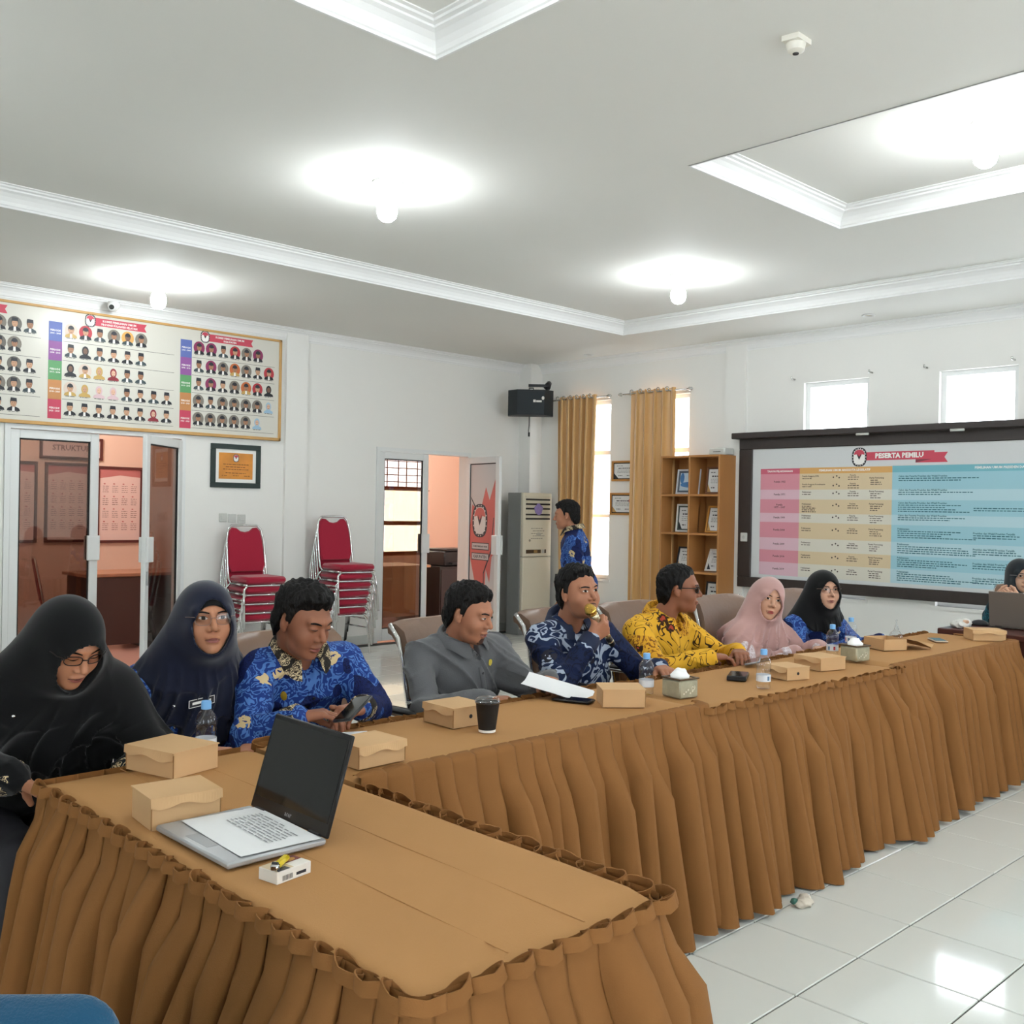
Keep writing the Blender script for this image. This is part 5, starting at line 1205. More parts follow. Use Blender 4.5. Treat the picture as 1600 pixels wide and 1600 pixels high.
t = thing('shelf_box', 'small white device lying on top of the bookshelf', 'device', (8.86, 6.02, 2.099)); MB().box(-.09, .09, -.08, .12, 0, .075, bev=.012).obj('casing', SWP, t, auto=True); MB().box(-.092, -.09, -.03, .06, .03, .036).obj('vent_slot', INK, t)
# ================================================================ floor standing air conditioner
CREAMP = M('aged_cream_plastic', 'ddd5c0', .45); ACG = M('ac_grey_side', '8b8d8b', .45); SLOT = M('dark_slot', '24211e', .6)
t = thing('air_conditioner', 'tall cream floor standing air conditioner in the corner', 'air conditioner', (8.665, 8.66, 0))
MB().box(-.245, .245, -.10, .12, 0, 1.70, bev=.006).obj('cabinet', ACG, t)
MB().box(-.243, .243, -.15, -.10, .07, .93, bev=.008).obj('lower_panel', CREAMP, t); MB().box(-.243, .243, -.15, -.10, .936, 1.70, bev=.008).obj('upper_panel', CREAMP, t)
for z in (1.63, 1.575, 1.52, 1.45, 1.40): MB().box(-.205, .205, -.156, -.1505, z-.02, z).obj('louvre_slot', SLOT, t)
for z in (1.66, 1.60, 1.548, 1.485, 1.425): MB().box(-.21, .21, -.160, -.150, z-.012, z).obj('louvre_blade', CREAMP, t)
mb = MB(); mb.box(-.19, .06, -.153, -.1495, .975, 1.02, 0); mb.box(-.06, .0, -.155, -.150, .98, 1.015, 2); mb.box(.08, .12, -.153, -.1495, .975, 1.02, 3); mb.box(.125, .15, -.153, -.1495, .975, 1.02, 0); mb.obj('control_panel', [M('ac_display', '4a3a2a', .3), CREAMP, M('display_amber', '9a7a4a', .3), M('ac_label', 'bcbab2', .5)], t)
mb = MB(); mb.xf = xf_wall('back', (0, -.1505, 0)); disc(mb, -.13, 1.13, .016, .016, .0004, 0)
for k in range(5): greek(mb, -.11+.03*(k % 2), 1.27-.03*k, .2, .008, .0004, 0, rng)
disc(mb, .02, 1.205, .045, .02, .0006, 1); mb.obj('sticker_print', [M('faint_ink', '8f897c', .6), M('faint_ink2', 'b9b3a4', .6)], t)
mb = MB(); pts = [(.07*(1+.12*math.sin(5*a))*math.cos(a), .065*(1+.1*math.sin(4*a+1))*math.sin(a)) for a in np.linspace(0, 2*PI, 25)[:-1]]
mb.ext(pts, -.166, -.160, 'y'); mb.v = [(x, y, z+1.505) for x, y, z in mb.v]; mb.obj('purple_tag', M('purple_tag', '8f7fb4', .5, var=.2, vscale=30), t)
# ================================================================ loudspeaker high in the corner
SPK = M('speaker_vinyl', '23292c', .55, bump=.2, bscale=200)
t = thing('loudspeaker', 'black wedge loudspeaker mounted high in the corner', 'loudspeaker', (8.52, 8.52, 2.62), R(-45))
prof = [(-.27, 0), (-.16, -.115), (.16, -.115), (.27, 0), (.27, .14), (-.27, .14)]
MB().ext(prof, 0, .30).obj('cabinet', SPK, t); MB().ext([(x*.97, y*.97-.006 if y < .1 else y*.6) for x, y in prof[:4]], .02, .285).obj('grille', M('speaker_grille', '2b3236', .7, bump=.4, bscale=500), t)
mb = MB(); mb.xf = (np.array([[1., 0, 0], [0, 0, -1], [0, 1, 0]]), np.array([0, -.1225, 0])); rect(mb, .03, .06, .15, .18, 0, 0); rect(mb, .065, .13, .15, .172, 0, 0); disc(mb, .145, .20, .016, .022, 0, 0); mb.obj('badge', [WHITEB], t)
MB().tube([(-.02, 0, .30), (-.02, 0, .33), (.03, 0, .33), (.03, 0, .30)], .008, 6).obj('hanging_eye', BLACKP, t)
MB().box(-.03, .2, -.02, .03, .345, .375).obj('bracket_arm', BLACKP, t); MB().tube([(.19, .0, .34), (.22, .05, .40)], [.045, .03], 12).obj('bracket_joint', BLACKP, t, smooth=True); MB().tube([(.19, -.0, .30), (.2, .02, .37)], .014, 8).obj('bracket_post', BLACKP, t)
t = thing('speaker_cable', 'thin dark cable hanging below the corner loudspeaker', 'cable', (8.6, 8.62, 2.4)); MB().tube([(0, 0, .24), (.01, .01, .12), (-.01, .0, .05), (.0, .0, 0)], .005, 6).obj('wire', BLACKP, t, smooth=True); MB().tube([(.0, .0, .03), (0, 0, -.02)], .012, 8).obj('plug', BLACKP, t)
# ================================================================ things on the tables
KRAFT = M('kraft_board', 'c9a478', .75, spec=.2, var=.04, vscale=12); KRAFTD = M('kraft_edge', '9a7244', .8)
def kraft_box(label, cx, cy, yaw, w_, d, h, z, hole=False, flap=True):
    t = thing('kraft_box', label, 'box', (cx, cy, z), R(yaw), 'kraft snack boxes')
    MB().box(-w_/2, w_/2, -d/2, d/2, 0, h-.002).obj('tray', KRAFT, t)
    MB().box(-w_/2-.003, w_/2+.003, -d/2-.003, d/2+.003, h-.002, h+.001).obj('lid', KRAFT, t)
    if flap:
        n = 24; top = []; bot = []
        for k in range(n+1):
            u = k/n; x = -w_/2-.003+(w_+.006)*u; dz = .020+.006*math.sin(u*PI*3+.4)*(1 if .06 < u < .94 else .2); top.append((x, -d/2-.0035, h+.001)); bot.append((x, -d/2-.009+.004*math.cos(u*6), h-dz))
        mb = MB(); mb.grid([top, bot]); mb.grid([[(a, b-.0015, c) for a, b, c in bot], [(a, b-.0015, c) for a, b, c in top]]); mb.obj('lid_flap', KRAFT, t)
    for x in (-w_/2, w_/2): MB().box(x-.0012, x+.0012, -d/2-.0012, -d/2+.0012, .002, h-.006).obj('corner_crease', KRAFTD, t)
    if hole: MB().tube([(w_/2+.0005, 0, h*.5), (w_/2+.0012, 0, h*.5)], .007, 10).obj('finger_hole', SLOT, t)
    return t
kraft_box('kraft box before the woman in navy headscarf, beside the water bottle', 1.28, 2.665, -75, .19, .155, .068, .760)
kraft_box('kraft box at the near table edge beside the open laptop', 1.085, 2.235, -6, .160, .135, .072, .760)
kraft_box('kraft box partly hidden behind the black laptop screen', 1.725, 2.365, 2, .165, .14, .062, .767)
kraft_box('kraft box touching the black coffee cup', 2.265, 2.60, -92, .160, .150, .066, .767, hole=True)
kraft_box('kraft box at the seam of the first and middle tables', 2.965, 2.455, -40, .160, .150, .066, .767, flap=False)
kraft_box('smaller kraft box behind the clear bottle on the middle table', 4.075, 2.405, -86-22, .145, .130, .056, .759, hole=True)
kraft_box('kraft box in front of the woman in pink', 4.46, 2.455, -105, .165, .165, .060, .759)
kraft_box('kraft box at the far end beside the grey laptop', 6.27, 2.375, -48, .19, .15, .062, .766, hole=True)
t = thing('kraft_box', 'opened kraft box with its lid flopped down', 'box', (5.36, 2.56, .766), R(-116), 'kraft snack boxes')
mb = MB(); mb.box(-.085, .085, -.075, .075, 0, .003); mb.box(-.085, .085, -.075, -.072, 0, .06); mb.box(-.085, .085, .072, .075, 0, .06); mb.box(-.085, -.082, -.075, .075, 0, .06); mb.box(.082, .085, -.075, .075, 0, .06); mb.obj('tray', KRAFT, t)
mb = MB(); mb.grid([[(-.088, .076, .06), (.088, .076, .06)], [(-.09, .15, .045), (.09, .15, .045)], [(-.09, .235, .012), (.09, .235, .010)]]); mb.grid([[(-.09, .235, .009), (.09, .235, .007)], [(-.09, .15, .042), (.09, .15, .042)], [(-.088, .076, .057), (.088, .076, .057)]]); mb.obj('lid', KRAFT, t)
mb = MB(); mb.grid([[(-.09, .235, .011), (.09, .235, .010)], [(-.085, .255, .03), (.085, .255, .028)]]); mb.obj('lid_flap', KRAFT, t)
def clear_plastic():
    m = bpy.data.materials.new('clear_plastic'); m.use_nodes = True; nt = m.node_tree; nt.nodes.clear(); MATS['clear_plastic'] = m
    o = nt.nodes.new('ShaderNodeOutputMaterial'); tr = nt.nodes.new('ShaderNodeBsdfTransparent'); g_ = nt.nodes.new('ShaderNodeBsdfGlossy'); x = nt.nodes.new('ShaderNodeMixShader'); fr = nt.nodes.new('ShaderNodeLayerWeight'); pw = nt.nodes.new('ShaderNodeMath'); pw.operation = 'POWER'; pw.inputs[1].default_value = 2.5; ad = nt.nodes.new('ShaderNodeMath'); ad.operation = 'MULTIPLY_ADD'; ad.inputs[1].default_value = .55; ad.inputs[2].default_value = .05
    tr.inputs[0].default_value = (.97, .985, 1, 1); g_.inputs['Roughness'].default_value = .06
    L = nt.links.new; fr.inputs[0].default_value = .5; L(fr.outputs['Facing'], pw.inputs[0]); L(pw.outputs[0], ad.inputs[0]); L(ad.outputs[0], x.inputs[0]); L(tr.outputs[0], x.inputs[1]); L(g_.outputs[0], x.inputs[2]); L(x.outputs[0], o.inputs[0]); return m
CLEAR = clear_plastic(); CAPB = M('light_blue_cap', '6fa8dc', .4); LABW = M('bottle_label', 'd9dce0', .5)
def bottle(label, x, y, z, s=1.0, red=True):
    t = thing('water_bottle', label, 'bottle', (x, y, z), random.Random(label).uniform(0, 6), 'small water bottles')
    pr = [(.0005, .004), (.022, 0), (.029, .004), (.030, .012), (.028, .02), (.030, .03), (.030, .05), (.0285, .056), (.030, .062), (.030, .085), (.0285, .091), (.031, .098), (.031, .11), (.028, .123), (.018, .137), (.0125, .143), (.0125, .15)]
    if 'm' not in bottle.__dict__:
        b = MB().lathe([(r*s, zz_*s) for r, zz_ in pr], 22).mesh('bottle_body', CLEAR, smooth=True)
        c = MB().lathe([(.0145, .143), (.0145, .163), (.013, .166), (.0005, .166)], 18).mesh('cap', CAPB, auto=True)
        l = MB(); l.lathe([(.0308, .032), (.0308, .060)], 22, cap=False, mi=0)
        for k in range(4): a = .9*k; l.add([(.0312*math.cos(a+q*.16), .0312*math.sin(a+q*.16), .037+.018*v_) for v_ in (0, 1) for q in (0, 1, 2)], [(0, 1, 4, 3), (1, 2, 5, 4)], 1 if k % 2 else 2)
        bottle.m = (b, c, l.mesh('label_sleeve', [LABW, M('label_red', 'b8323a', .5), M('label_blue', '5a7a9a', .5)], smooth=True))
    for nm, me in zip(('bottle_body', 'cap', 'label_sleeve'), bottle.m): link(nm, me, t)
bottle('water bottle behind the kraft box before the woman in navy', 1.40, 2.705, .761)
bottle('water bottle between the kraft box and the tissue tin', 3.235, 2.545, .759)
bottle('water bottle standing at the front of the middle table', 3.735, 2.315, .759)
bottle('nearer of the two bottles before the woman in black by the chart', 4.82, 2.585, .766)
bottle('farther of the two bottles before the woman in black by the chart', 5.24, 2.70, .766)
t = thing('coffee_cup', 'black paper coffee cup with clear lid', 'cup', (2.250, 2.425, .767))
MB().lathe([(.001, 0), (.028, 0), (.0285, .008)], 24).obj('cup_base', PWHITE, t, auto=True); MB().lathe([(.0285, .008), (.039, .092), (.041, .094), (.040, .098), (.037, .097)], 24, cap=False).obj('cup_body', M('matte_black_paper', '161616', .6), t, smooth=True)
MB().lathe([(.0415, .094), (.043, .100), (.040, .106), (.036, .110), (.034, .108), (.001, .108)], 24).obj('lid', CLEAR, t, smooth=True)
def tissue_tin(label, x, y, z, yaw):
    t = thing('tissue_box', label, 'tissue box', (x, y, z), R(yaw), 'metal tissue tins'); s = .052
    tin = M('aged_tin', 'a8a48c', .4, .25, var=.3, vscale=30); MB().box(-s, s, -s, s, 0, .072, bev=.006).obj('tin', tin, t, auto=True)
    mb = MB(); mb.grid([[(-s-.002, -s-.002, .073), (s+.002, -s-.002, .073), (s+.002, s+.002, .073), (-s-.002, s+.002, .073)], [(-s-.002, -s-.002, .079), (s+.002, -s-.002, .079), (s+.002, s+.002, .079), (-s-.002, s+.002, .079)], [(-s+.008, -s+.008, .079), (s-.008, -s+.008, .079), (s-.008, s-.008, .079), (-s+.008, s-.008, .079)]], wrap=True); mb.obj('rim', M('tin_rim', '5a4630', .4, .4), t)
    mb = MB(); mb.xf = (np.array([[1., 0, 0], [0, 0, -1], [0, 1, 0]]), np.array([0, -s-.0006, 0])); mb.tube([(.02+.012*math.cos(a)*k, .04+.012*math.sin(a)*k, 0) for k, a in zip(np.linspace(.2, 1, 14), np.linspace(0, 7, 14))], .0015, 4)
    for k in range(5): disc(mb, -.03+.012*k, .02+.007*(k % 3), .005, .004, 0, 0, 8)
    mb.obj('relief', M('tin_relief', 'd6d2bc', .4), t)
    rg = random.Random(x); P, F = sdf_mesh(lambda p: smin(smin(ell(p, (0, 0, .082), (.042, .036, .018)), ell(p, (.012, .006, .096), (.026, .02, .016)), .01), cone(p, (-.02, 0, .09), (.0, .012, .112), .012, .005), .012)-folds(p*4, .004), (-.07, -.07, .06), (.07, .07, .14), .004); link('tissue', new_mesh('tissue', P, F, M('tissue_white', 'f0f0ee', .9), smooth=True), t)
tissue_tin('tissue tin on the middle table next to the bottle', 3.305, 2.43, .759, -8); tissue_tin('tissue tin behind the kraft box before the woman in pink', 4.80, 2.45, .766, -12)
def phone(label, loc, yaw, tilt=(0, 0), thick=.009, w_=.075, l=.155, col='131316'):
    t = thing('phone', label, 'phone', loc); t.rotation_euler = (tilt[0], tilt[1], R(yaw))
    MB().box(-w_/2, w_/2, -l/2, l/2, 0, thick, bev=.004).obj('case', M('phone_'+col, col, .35), t, auto=True); MB().box(-w_/2+.004, w_/2-.004, -l/2+.006, l/2-.006, thick, thick+.0006).obj('screen', M('black_glass', '0a0b0d', .08), t)
    MB().tube([(w_/2-.014, l/2-.016, -.001), (w_/2-.014, l/2-.016, -.0025)], .006, 10).obj('camera_lens', M('black_glass'), t)
    return t
phone('thick black phone lying on the middle table', (3.865, 2.525, .759), -62, thick=.022, w_=.085, l=.15)
phone('black phone held by the man in blue batik', (1.895, 2.675, .842), -72, (R(22), R(-12)), thick=.010, w_=.072, l=.148)
phone('dark phone behind the kraft box at the table seam', (2.86, 2.60, .768), 20)
phone('silver edged phone under the hand of the man in yellow batik', (4.26, 2.70, .775), -60, (0, R(-14)), col='8d8d90')
phone('thin phone lying on the far table beside the opened box', (5.95, 2.52, .766), -50, col='b9a894')
t = thing('microphone', 'gold and silver handheld microphone raised to the speaker', 'microphone', tuple(MICC))
q = Vector((0, 0, 1)).rotation_difference(Vector(MICA)); t.rotation_mode = 'QUATERNION'; t.rotation_quaternion = q
GM = M('gold_mesh', 'c9a24a', .25, .9, bump=.6, bscale=900)
MB().lathe([(.001, .135), (.014, .132), (.023, .120), (.026, .102), (.023, .086), (.020, .078)], 20).obj('grille_head', GM, t, smooth=True)
MB().lathe([(.0235, .094), (.0275, .098), (.0275, .106), (.0235, .110)], 20, cap=False).obj('grille_band', M('gold_metal', 'd4b25c', .2, 1), t, smooth=True)
MB().lathe([(.021, .080), (.0205, .06), (.0175, .02), (.016, -.06), (.0155, -.075)], 20).obj('body_tube', M('champagne_metal', 'c8bca0', .25, .8), t, smooth=True)
MB().lathe([(.001, -.128), (.014, -.126), (.0155, -.115), (.0155, -.075)], 20).obj('tail', BLACKP, t, auto=True); MB().lathe([(.0158, -.104), (.0158, -.097)], 20, cap=False).obj('tail_band', M('champagne_metal'), t)
# ---- open laptop with a sheet of paper on its keyboard
def laptop(label, loc, yaw, w_, d, lean, lid, base, tag_=None, screen='101214'):
    """local: hinge along x at y=0, keyboard toward -y"""
    t = thing('laptop', label, 'laptop', loc, R(yaw))
    b = MB().box(-w_/2, w_/2, -d, 0, .004, .018, bev=.004).obj('base', base, t, auto=True)
    MB().box(-w_/2+.02, w_/2-.02, -d*.55, -.03, .018, .0186).obj('keyboard', M('key_black', '2a2a2c', .5), t); MB().box(-.05, .05, -d+.015, -d*.62, .018, .0184).obj('touchpad', M('touchpad_grey', '9c9ea0', .4), t)
    for x in (-w_*.35, w_*.35): MB().tube([(x-.02, 0, .016), (x+.02, 0, .016)], .006, 8).obj('hinge', BLACKP, t)
    X = np.array(Matrix.Rotation(-lean, 3, 'X'))
    def L_(mb, nm, m): mb.v = (np.array(mb.v)@X.T+np.array([0, 0, .016])).tolist(); return mb.obj(nm, m, t, auto=True)
    L_(MB().box(-w_/2, w_/2, 0, .007, 0, lid[0], bev=.003), 'screen_lid', lid[1]); L_(MB().box(-w_/2+.004, w_/2-.004, -.0012, 0, .004, lid[0]-.004), 'bezel', M('bezel_black', '151516', .35)); L_(MB().box(-w_/2+.01, w_/2-.01, -.0018, -.0012, .03, lid[0]-.012), 'display', M('display_'+screen, screen, .12))
    if tag_:
        mb = MB(); mb.xf = (np.array([[1., 0, 0], [0, 0, -1], [0, 1, 0]]), np.array([0, -.0014, 0])); txt(mb, tag_, 0, .016, .016, 0, 0, .0004); L_(mb, 'brand_mark', [M('brand_grey', '8a8c8e', .4)])
    return t
SILV = M('silver_plastic', 'b4b7b9', .35, .4)
lt = laptop('open laptop with black screen on the near table', (1.236, 1.998, .760), -90, .326, .235, R(17), (.224, M('black_lid', '1c1c1e', .4)), SILV, 'acer')
t = thing('paper_sheet', 'white printed sheet covering the open laptop keyboard', 'paper', (1.13, 1.99, .7795), R(-93))
mb = MB(); G = [[(x, y, .0012+.0012*math.sin(x*14+1)*math.sin(y*11)) for x in np.linspace(-.148, .148, 14)] for y in np.linspace(-.085, .1, 10)]; mb.grid(np.array(G)); mb.grid((np.array(G)-np.array([0, 0, .0006]))[::-1]); mb.obj('sheet', M('white_paper', 'e9eaea', .8), t, smooth=True)
mb = MB()
for k in range(9): greek(mb, -.09, .075-.010*k, .2 if k else .12, .0028, .0032, 0, rng)
mb.obj('print', [M('grey_print', '8d8f92', .7)], t)
t = thing('cigarette_pack', 'small white and brown carton beside the open laptop', 'carton', (1.078, 1.745, .760), R(10))
MB().box(-.044, .044, -.027, .027, 0, .024, bev=.001).obj('carton', M('carton_white', 'e0dcd2', .4), t)
mb = MB(); rect(mb, -.043, .0, -.026, .026, .0243, 0); rect(mb, .0, .043, .0, .026, .0243, 1); disc(mb, .02, .012, .014, .009, .0246, 2); rect(mb, -.04, -.01, -.027, -.01, .0246, 3); mb.xf = (np.array([[1., 0, 0], [0, 0, -1], [0, 1, 0]]), np.array([0, -.0274, 0]))
for k in range(9): rect(mb, -.03+.003*k, -.0285+.003*k, .004, .014, 0, 3)
greek(mb, .005, .006, .03, .006, 0, 3, rng); mb.obj('print', [M('pack_tan', 'c9b694', .5), M('pack_maroon', '6a2a24', .5), M('pack_gold', 'b8863a', .5), PDARK], t)
t = thing('lighter', 'yellow lighter lying on the white and brown carton', 'lighter', (1.066, 1.742, .7845), R(38))
MB().box(-.022, .032, -.008, .008, 0, .012, bev=.004).obj('body', M('yellow_plastic', 'e0c626', .25, trans=.2), t, auto=True); MB().box(-.038, -.022, -.008, .008, 0, .013, bev=.003).obj('metal_hood', CHROME, t, auto=True); MB().tube([(-.03, -.006, .013), (-.03, .006, .013)], .004, 8).obj('spark_wheel', BLACKP, t)
def sheets(label, loc, rz, w_, d, n, tilt=0, lift=0., cover=None):
    t = thing('paper_sheet', label, 'paper', loc, R(rz)); t.rotation_euler = (R(tilt), 0, R(rz))
    for k in range(n):
        mb = MB(); a = .05*k; G = [[(x*math.cos(a)-y*math.sin(a), x*math.sin(a)+y*math.cos(a), .001+.0015*k+lift*max(0, x/w_+.1)**2) for x in np.linspace(-w_/2, w_/2, 10)] for y in np.linspace(-d/2, d/2, 8)]; mb.grid(np.array(G)); mb.grid((np.array(G)-np.array([0, 0, .0006]))[::-1]); mb.obj('sheet', cover if (cover and k == 0) else M('white_paper'), t, smooth=True)
    return t
sheets('white papers on a red folder before the man with phone', (1.79, 2.585, .767), -30, .21, .27, 3, cover=M('red_folder', 'a8324a', .5))
sheets('loose paper held by the man in grey', (2.90, 2.72, .790), 35, .20, .27, 2, tilt=14, lift=.04)
t = thing('floor_litter', 'crumpled pale wrapper on the floor beside the skirt', 'litter', (3.50, 1.975, 0))
P, F = sdf_mesh(lambda p: smin(ell(p, (0, 0, .014), (.05, .03, .018)), ell(p, (.03, .015, .02), (.025, .02, .016)), .01)-folds(p*5, .006), (-.09, -.08, -.02), (.09, .08, .06), .005); link('wad', new_mesh('wad', P, F, M('pale_tissue', 'cfc6b6', .9), smooth=True), t)
P, F = sdf_mesh(lambda p: ell(p, (-.035, .02, .022), (.02, .014, .012))-folds(p*5, .003), (-.08, -.03, -.01), (.02, .06, .05), .005); link('green_strip', new_mesh('green_strip', P, F, M('green_strip', '3f6a5c', .8), smooth=True), t)
# ---- things on the wooden desk
laptop('grey laptop lid seen from behind on the wooden desk', (6.80, 2.36, .786), 95, .36, .24, R(8), (.225, M('taupe_lid', '716961', .4, .3)), M('taupe_base', '6a645e', .4, .3))
t = thing('snack_bag', 'crumpled clear plastic bag on the wooden desk', 'bag', (6.62, 2.66, .786)); P, F = sdf_mesh(lambda p: smin(ell(p, (0, 0, .02), (.07, .06, .026)), ell(p, (.04, -.02, .03), (.03, .03, .025)), .02)-folds(p*4, .008), (-.12, -.12, -.02), (.12, .12, .09), .006); link('bag', new_mesh('bag', P, F, M('cloudy_plastic', 'd8d6d0', .3, spec=.6), smooth=True), t)
MB().box(-.02, .02, -.05, -.02, .004, .05, bev=.006).obj('contents', M('snack_tan', 'c9a184', .7), t)
t = thing('computer_mouse', 'black computer mouse beside the grey laptop', 'mouse', (6.86, 2.63, .786), R(20)); P, F = sdf_mesh(lambda p: smax(ell(p, (0, 0, .006), (.033, .056, .032)), -p[:, 2], .004), (-.05, -.07, -.01), (.05, .07, .05), .004); link('shell', new_mesh('shell', P, F, BLACKP, smooth=True), t); MB().tube([(0, .028, .033), (0, .04, .029)], .004, 8).obj('scroll_wheel', M('socket_grey'), t)
t = thing('plastic_wrap', 'twisted clear plastic wrap standing behind the opened box', 'wrap', (5.62, 2.62, .766)); P, F = sdf_mesh(lambda p: smin(ell(p, (0, 0, .035), (.045, .035, .04)), cone(p, (.0, 0, .06), (.012, .005, .135), .018, .003), .02)-folds(p*4, .006), (-.09, -.09, -.02), (.09, .09, .17), .005); link('film', new_mesh('film', P, F, CLEAR, smooth=True), t)
# ================================================================ things in the rooms behind
def office_frame(label, x0, x1, z0, z1, title=None):
    t = thing('office_chart', label, 'poster', ((x0+x1)/2, 11.598, z0), group='framed charts in the pink office'); w_ = x1-x0; h = z1-z0; FR = M('maroon_frame', '5a2a28', .4)
    for a, b, c, d in ((-w_/2, w_/2, 0, .03), (-w_/2, w_/2, h-.03, h), (-w_/2, -w_/2+.03, .03, h-.03), (w_/2-.03, w_/2, .03, h-.03)): MB().box(a, b, -.025, 0, c, d).obj('frame_rail', FR, t)
    MB().box(-w_/2+.03, w_/2-.03, -.01, -.002, .03, h-.03).obj('sheet', M('pink_sheet', 'ecd3cf', .6), t)
    mb = MB(); mb.xf = xf_wall('back', (0, -.0105, 0))
    if title: txt(mb, title, 0, h/2, .085, 0, 0, .002)
    else:
        mb.add([(-w_/2+.03, h-.03, 0), (w_/2-.03, h-.03, 0), (w_/2-.03, h-.12, 0), (0, h-.10, 0), (-w_/2+.03, h-.14, 0)], [tuple(range(5))], 1)
        for i in range(4):
            for j in range(4):
                a = -w_/2+.07+(w_-.10)/4*i; b = h-.20-(h-.3)/4*j; disc(mb, a+.02, b, .012, .008, .0005, 1, 10)
                for q in range(4): greek(mb, a, b-.03-.022*q, (w_-.1)/4-.04, .005, .0005, 0, rng)
    mb.obj('print', [M('print_maroon', '6a3a3a', .6), M('print_rose', 'c47a7a', .6)], t)
office_frame('maroon framed calendar chart seen through the open doorway', 4.60, 5.14, 1.03, 1.91); office_frame('maroon framed chart behind the closed door glass', 4.03, 4.52, 1.04, 1.93); office_frame('leftmost maroon framed chart behind the door glass', 3.45, 3.95, 1.04, 1.93); office_frame('wide maroon framed title board behind the door glass', 3.97, 4.66, 1.97, 2.22, 'STRUKTUR')
t = thing('office_desk', 'dark desk with orange wood top inside the pink office', 'desk', (4.55, 10.45, 0)); MB().box(-.62, .55, -.32, .32, .74, .775, bev=.006).obj('desktop', M('orange_wood', 'a8765a', .35, var=.2, vscale=12), t)
MB().box(-.58, .0, -.30, -.27, .05, .74).obj('modesty_panel', M('desk_brown', '4a3430', .5), t); MB().box(.0, .5, -.30, .28, 0, .74).obj('drawer_unit', M('desk_black', '241f1f', .5), t); MB().box(-.58, -.55, -.3, .28, 0, .74).obj('side_panel', M('desk_brown'), t)
for z in (.1, .32, .54): MB().box(.02, .48, -.312, -.30, z, z+.19, bev=.003).obj('drawer_front', M('desk_black'), t)
t = thing('store_cabinet', 'black cabinet behind the far glass door', 'cabinet', (8.95, 10.45, 0)); MB().box(-.36, .33, -.22, .25, 0, .72).obj('body', M('cabinet_black', '1c1718', .5), t); MB().box(-.34, -.01, -.232, -.22, .05, .68).obj('door', M('cabinet_black2', '2a1f20', .5), t); MB().box(.01, .31, -.232, -.22, .05, .68).obj('door', M('cabinet_black2'), t); MB().tube([(-.04, -.24, .34), (-.04, -.24, .44)], .008, 6).obj('handle', CHROME, t)
t = thing('printer', 'black printer on the cabinet behind the far door', 'printer', (8.95, 10.45, .721)); MB().box(-.26, .24, -.19, .19, 0, .20, bev=.015).obj('body', BLACKP, t, auto=True); MB().box(-.24, .22, -.2, .17, .20, .235, bev=.008).obj('scanner_lid', M('printer_dark', '232327', .4), t, auto=True); MB().box(-.18, .16, -.26, -.18, .03, .05).obj('paper_tray', M('printer_dark'), t)
t = thing('store_desk', 'wooden desk under the window behind the far glass door', 'desk', (8.0, 10.6, 0)); MB().box(-.55, .45, -.35, .35, .72, .75).obj('desktop', M('pale_wood', 'b98f6c', .5), t); MB().box(-.5, .4, -.33, -.3, .1, .72).obj('front_panel', M('pale_wood'), t)
for x in (-.5, .4): MB().box(x-.02, x+.02, -.3, .3, 0, .72).obj('side_panel', M('pale_wood'), t)
t = thing('sheer_curtain', 'yellow sheer curtain in the far window', 'curtain', (9.05, 11.55, .82)); mb = MB(); G = [[(x, .02*math.sin(x*38), z) for x in np.linspace(-.40, .36, 60)] for z in (0, .35, .92)]; mb.grid(np.array(G)); mb.obj('cloth', glass_pane('yellow_sheer', 'faedc8', .0), t, smooth=True); MB().tube([(-.45, 0, .93), (.42, 0, .93)], .008, 6).obj('rod', ROD, t)
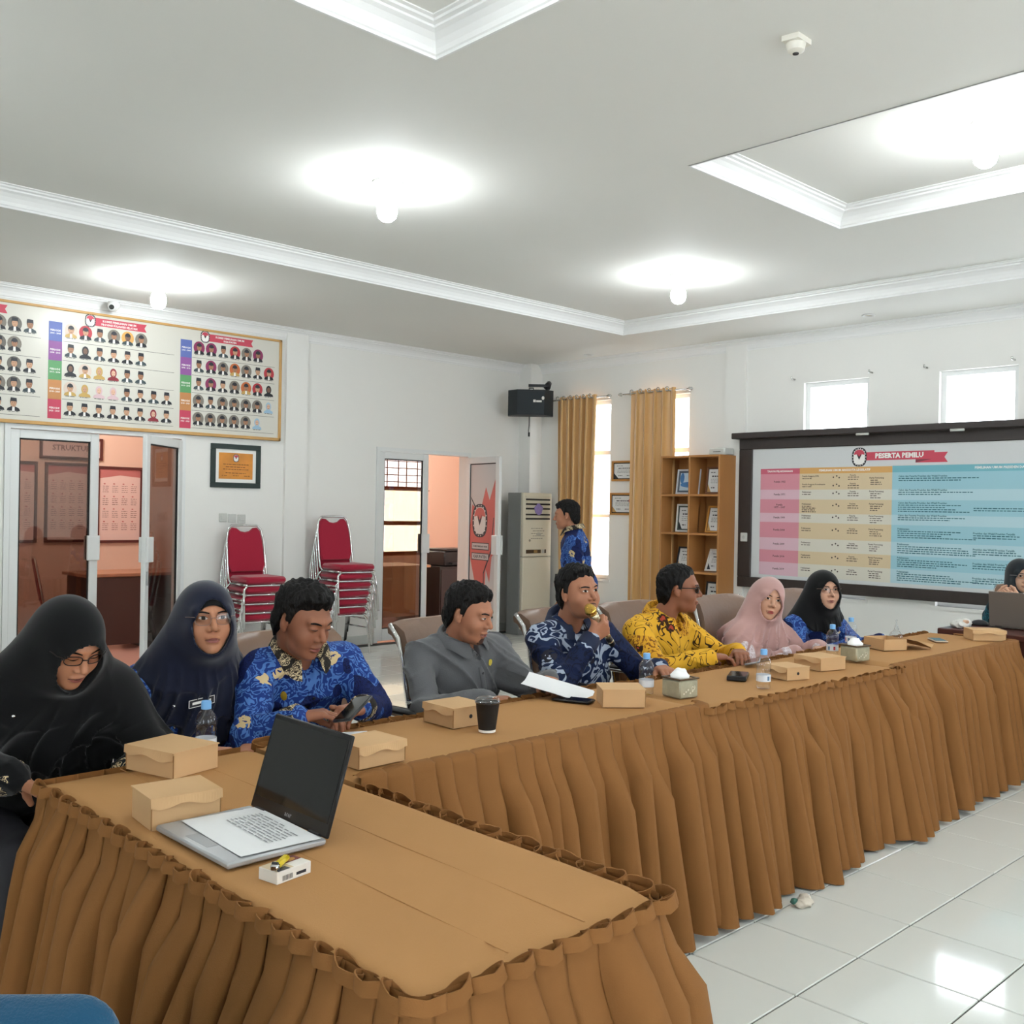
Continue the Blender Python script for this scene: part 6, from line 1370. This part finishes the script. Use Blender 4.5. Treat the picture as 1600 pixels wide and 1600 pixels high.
# name plate on the navy headscarf
def plate_on(pr, S_fn, c, up, right, w_, h, body):
    mb = MB(); mb.xf = (np.stack([right, up, np.cross(right, up)], 1), np.array(c)); mb.box(-w_/2, w_/2, -h/2, h/2, -.001, .002, 0)
    for a0, a1, b0, b1 in ((-w_/2, w_/2, h/2-.002, h/2), (-w_/2, w_/2, -h/2, -h/2+.002), (-w_/2, -w_/2+.002, -h/2, h/2), (w_/2-.002, w_/2, -h/2, h/2)): rect(mb, a0, a1, b0, b1, .0024, 1)
    greek(mb, -w_*.36, -h*.16, w_*.72, h*.32, .0024, 1, rng); mb.v = (np.array(mb.v)-np.array(pr.location)).tolist(); mb.obj('name_plate', [BLACKP, WHITEB], pr)
rt = frame(-100)[:, 0]; c = SPEC2['neck']+frame(-97)[:, 0]*.02
c = np.array(c)-np.array([0, 0, .115]); fw2 = frame(-97)[:, 1]; ks = np.linspace(.4, 0, 400); dd = SPEC2['scarf_fn']((c+np.outer(ks, fw2)).astype(F4)); c = c+fw2*(ks[np.argmax(dd < 0)]+.003)
plate_on(pW2, None, c, np.array([0, 0, 1.])-fw2*.0, -rt*math.cos(.15)+np.array([0, 0, 1])*math.sin(.15), .085, .026, 'SEKRETARIAT')

# ================================================================ blue chair at the lower left corner
BLUEF = M('teal_blue_fabric', '1d4a66', .9, spec=.1, bump=.3, bscale=260, sheen=.3)
t = thing('blue_chair', 'dark blue fabric chair back cut off at lower left corner', 'chair', (.478, 1.512, 0), R(136))
def blue_back(p):
    q = np.abs(p-np.array((0, .105, .670), F4)-np.stack([0*p[:, 0], -.25*p[:, 0]**2*2+.12*(p[:, 2]-.66), 0*p[:, 0]], 1).astype(F4))-np.array((.15, .004, .125), F4)
    return np.sqrt((np.maximum(q, 0)**2).sum(1))*1+np.minimum(q.max(1), 0)-np.where(True, .032, 0)-.03*np.clip(1-np.abs(p[:, 1]-.105)/.05, 0, 1)
P, F = sdf_mesh(blue_back, (-.3, -.05, .4), (.3, .28, .95), .008); link('backrest', new_mesh('backrest', P, F, BLUEF, smooth=True), t)
P, F = sdf_mesh(lambda p: np.sqrt((np.maximum(np.abs(p-np.array((0, -.14, .44), F4))-np.array((.19, .19, .006), F4), 0)**2).sum(1))-.03, (-.3, -.42, .38), (.3, .14, .5), .01); link('seat', new_mesh('seat', P, F, BLUEF, smooth=True), t)
for x in (-.20, .20):
    for y in (-.32, .05): MB().tube([(x, y, .43), (x*1.08, y*1.1, 0)], .012, 8).obj('leg', BLACKP, t, smooth=True)
    MB().tube([(x*.6, .03, .43), (x*.6, .10, .53)], .012, 8).obj('back_bracket', BLACKP, t, smooth=True)
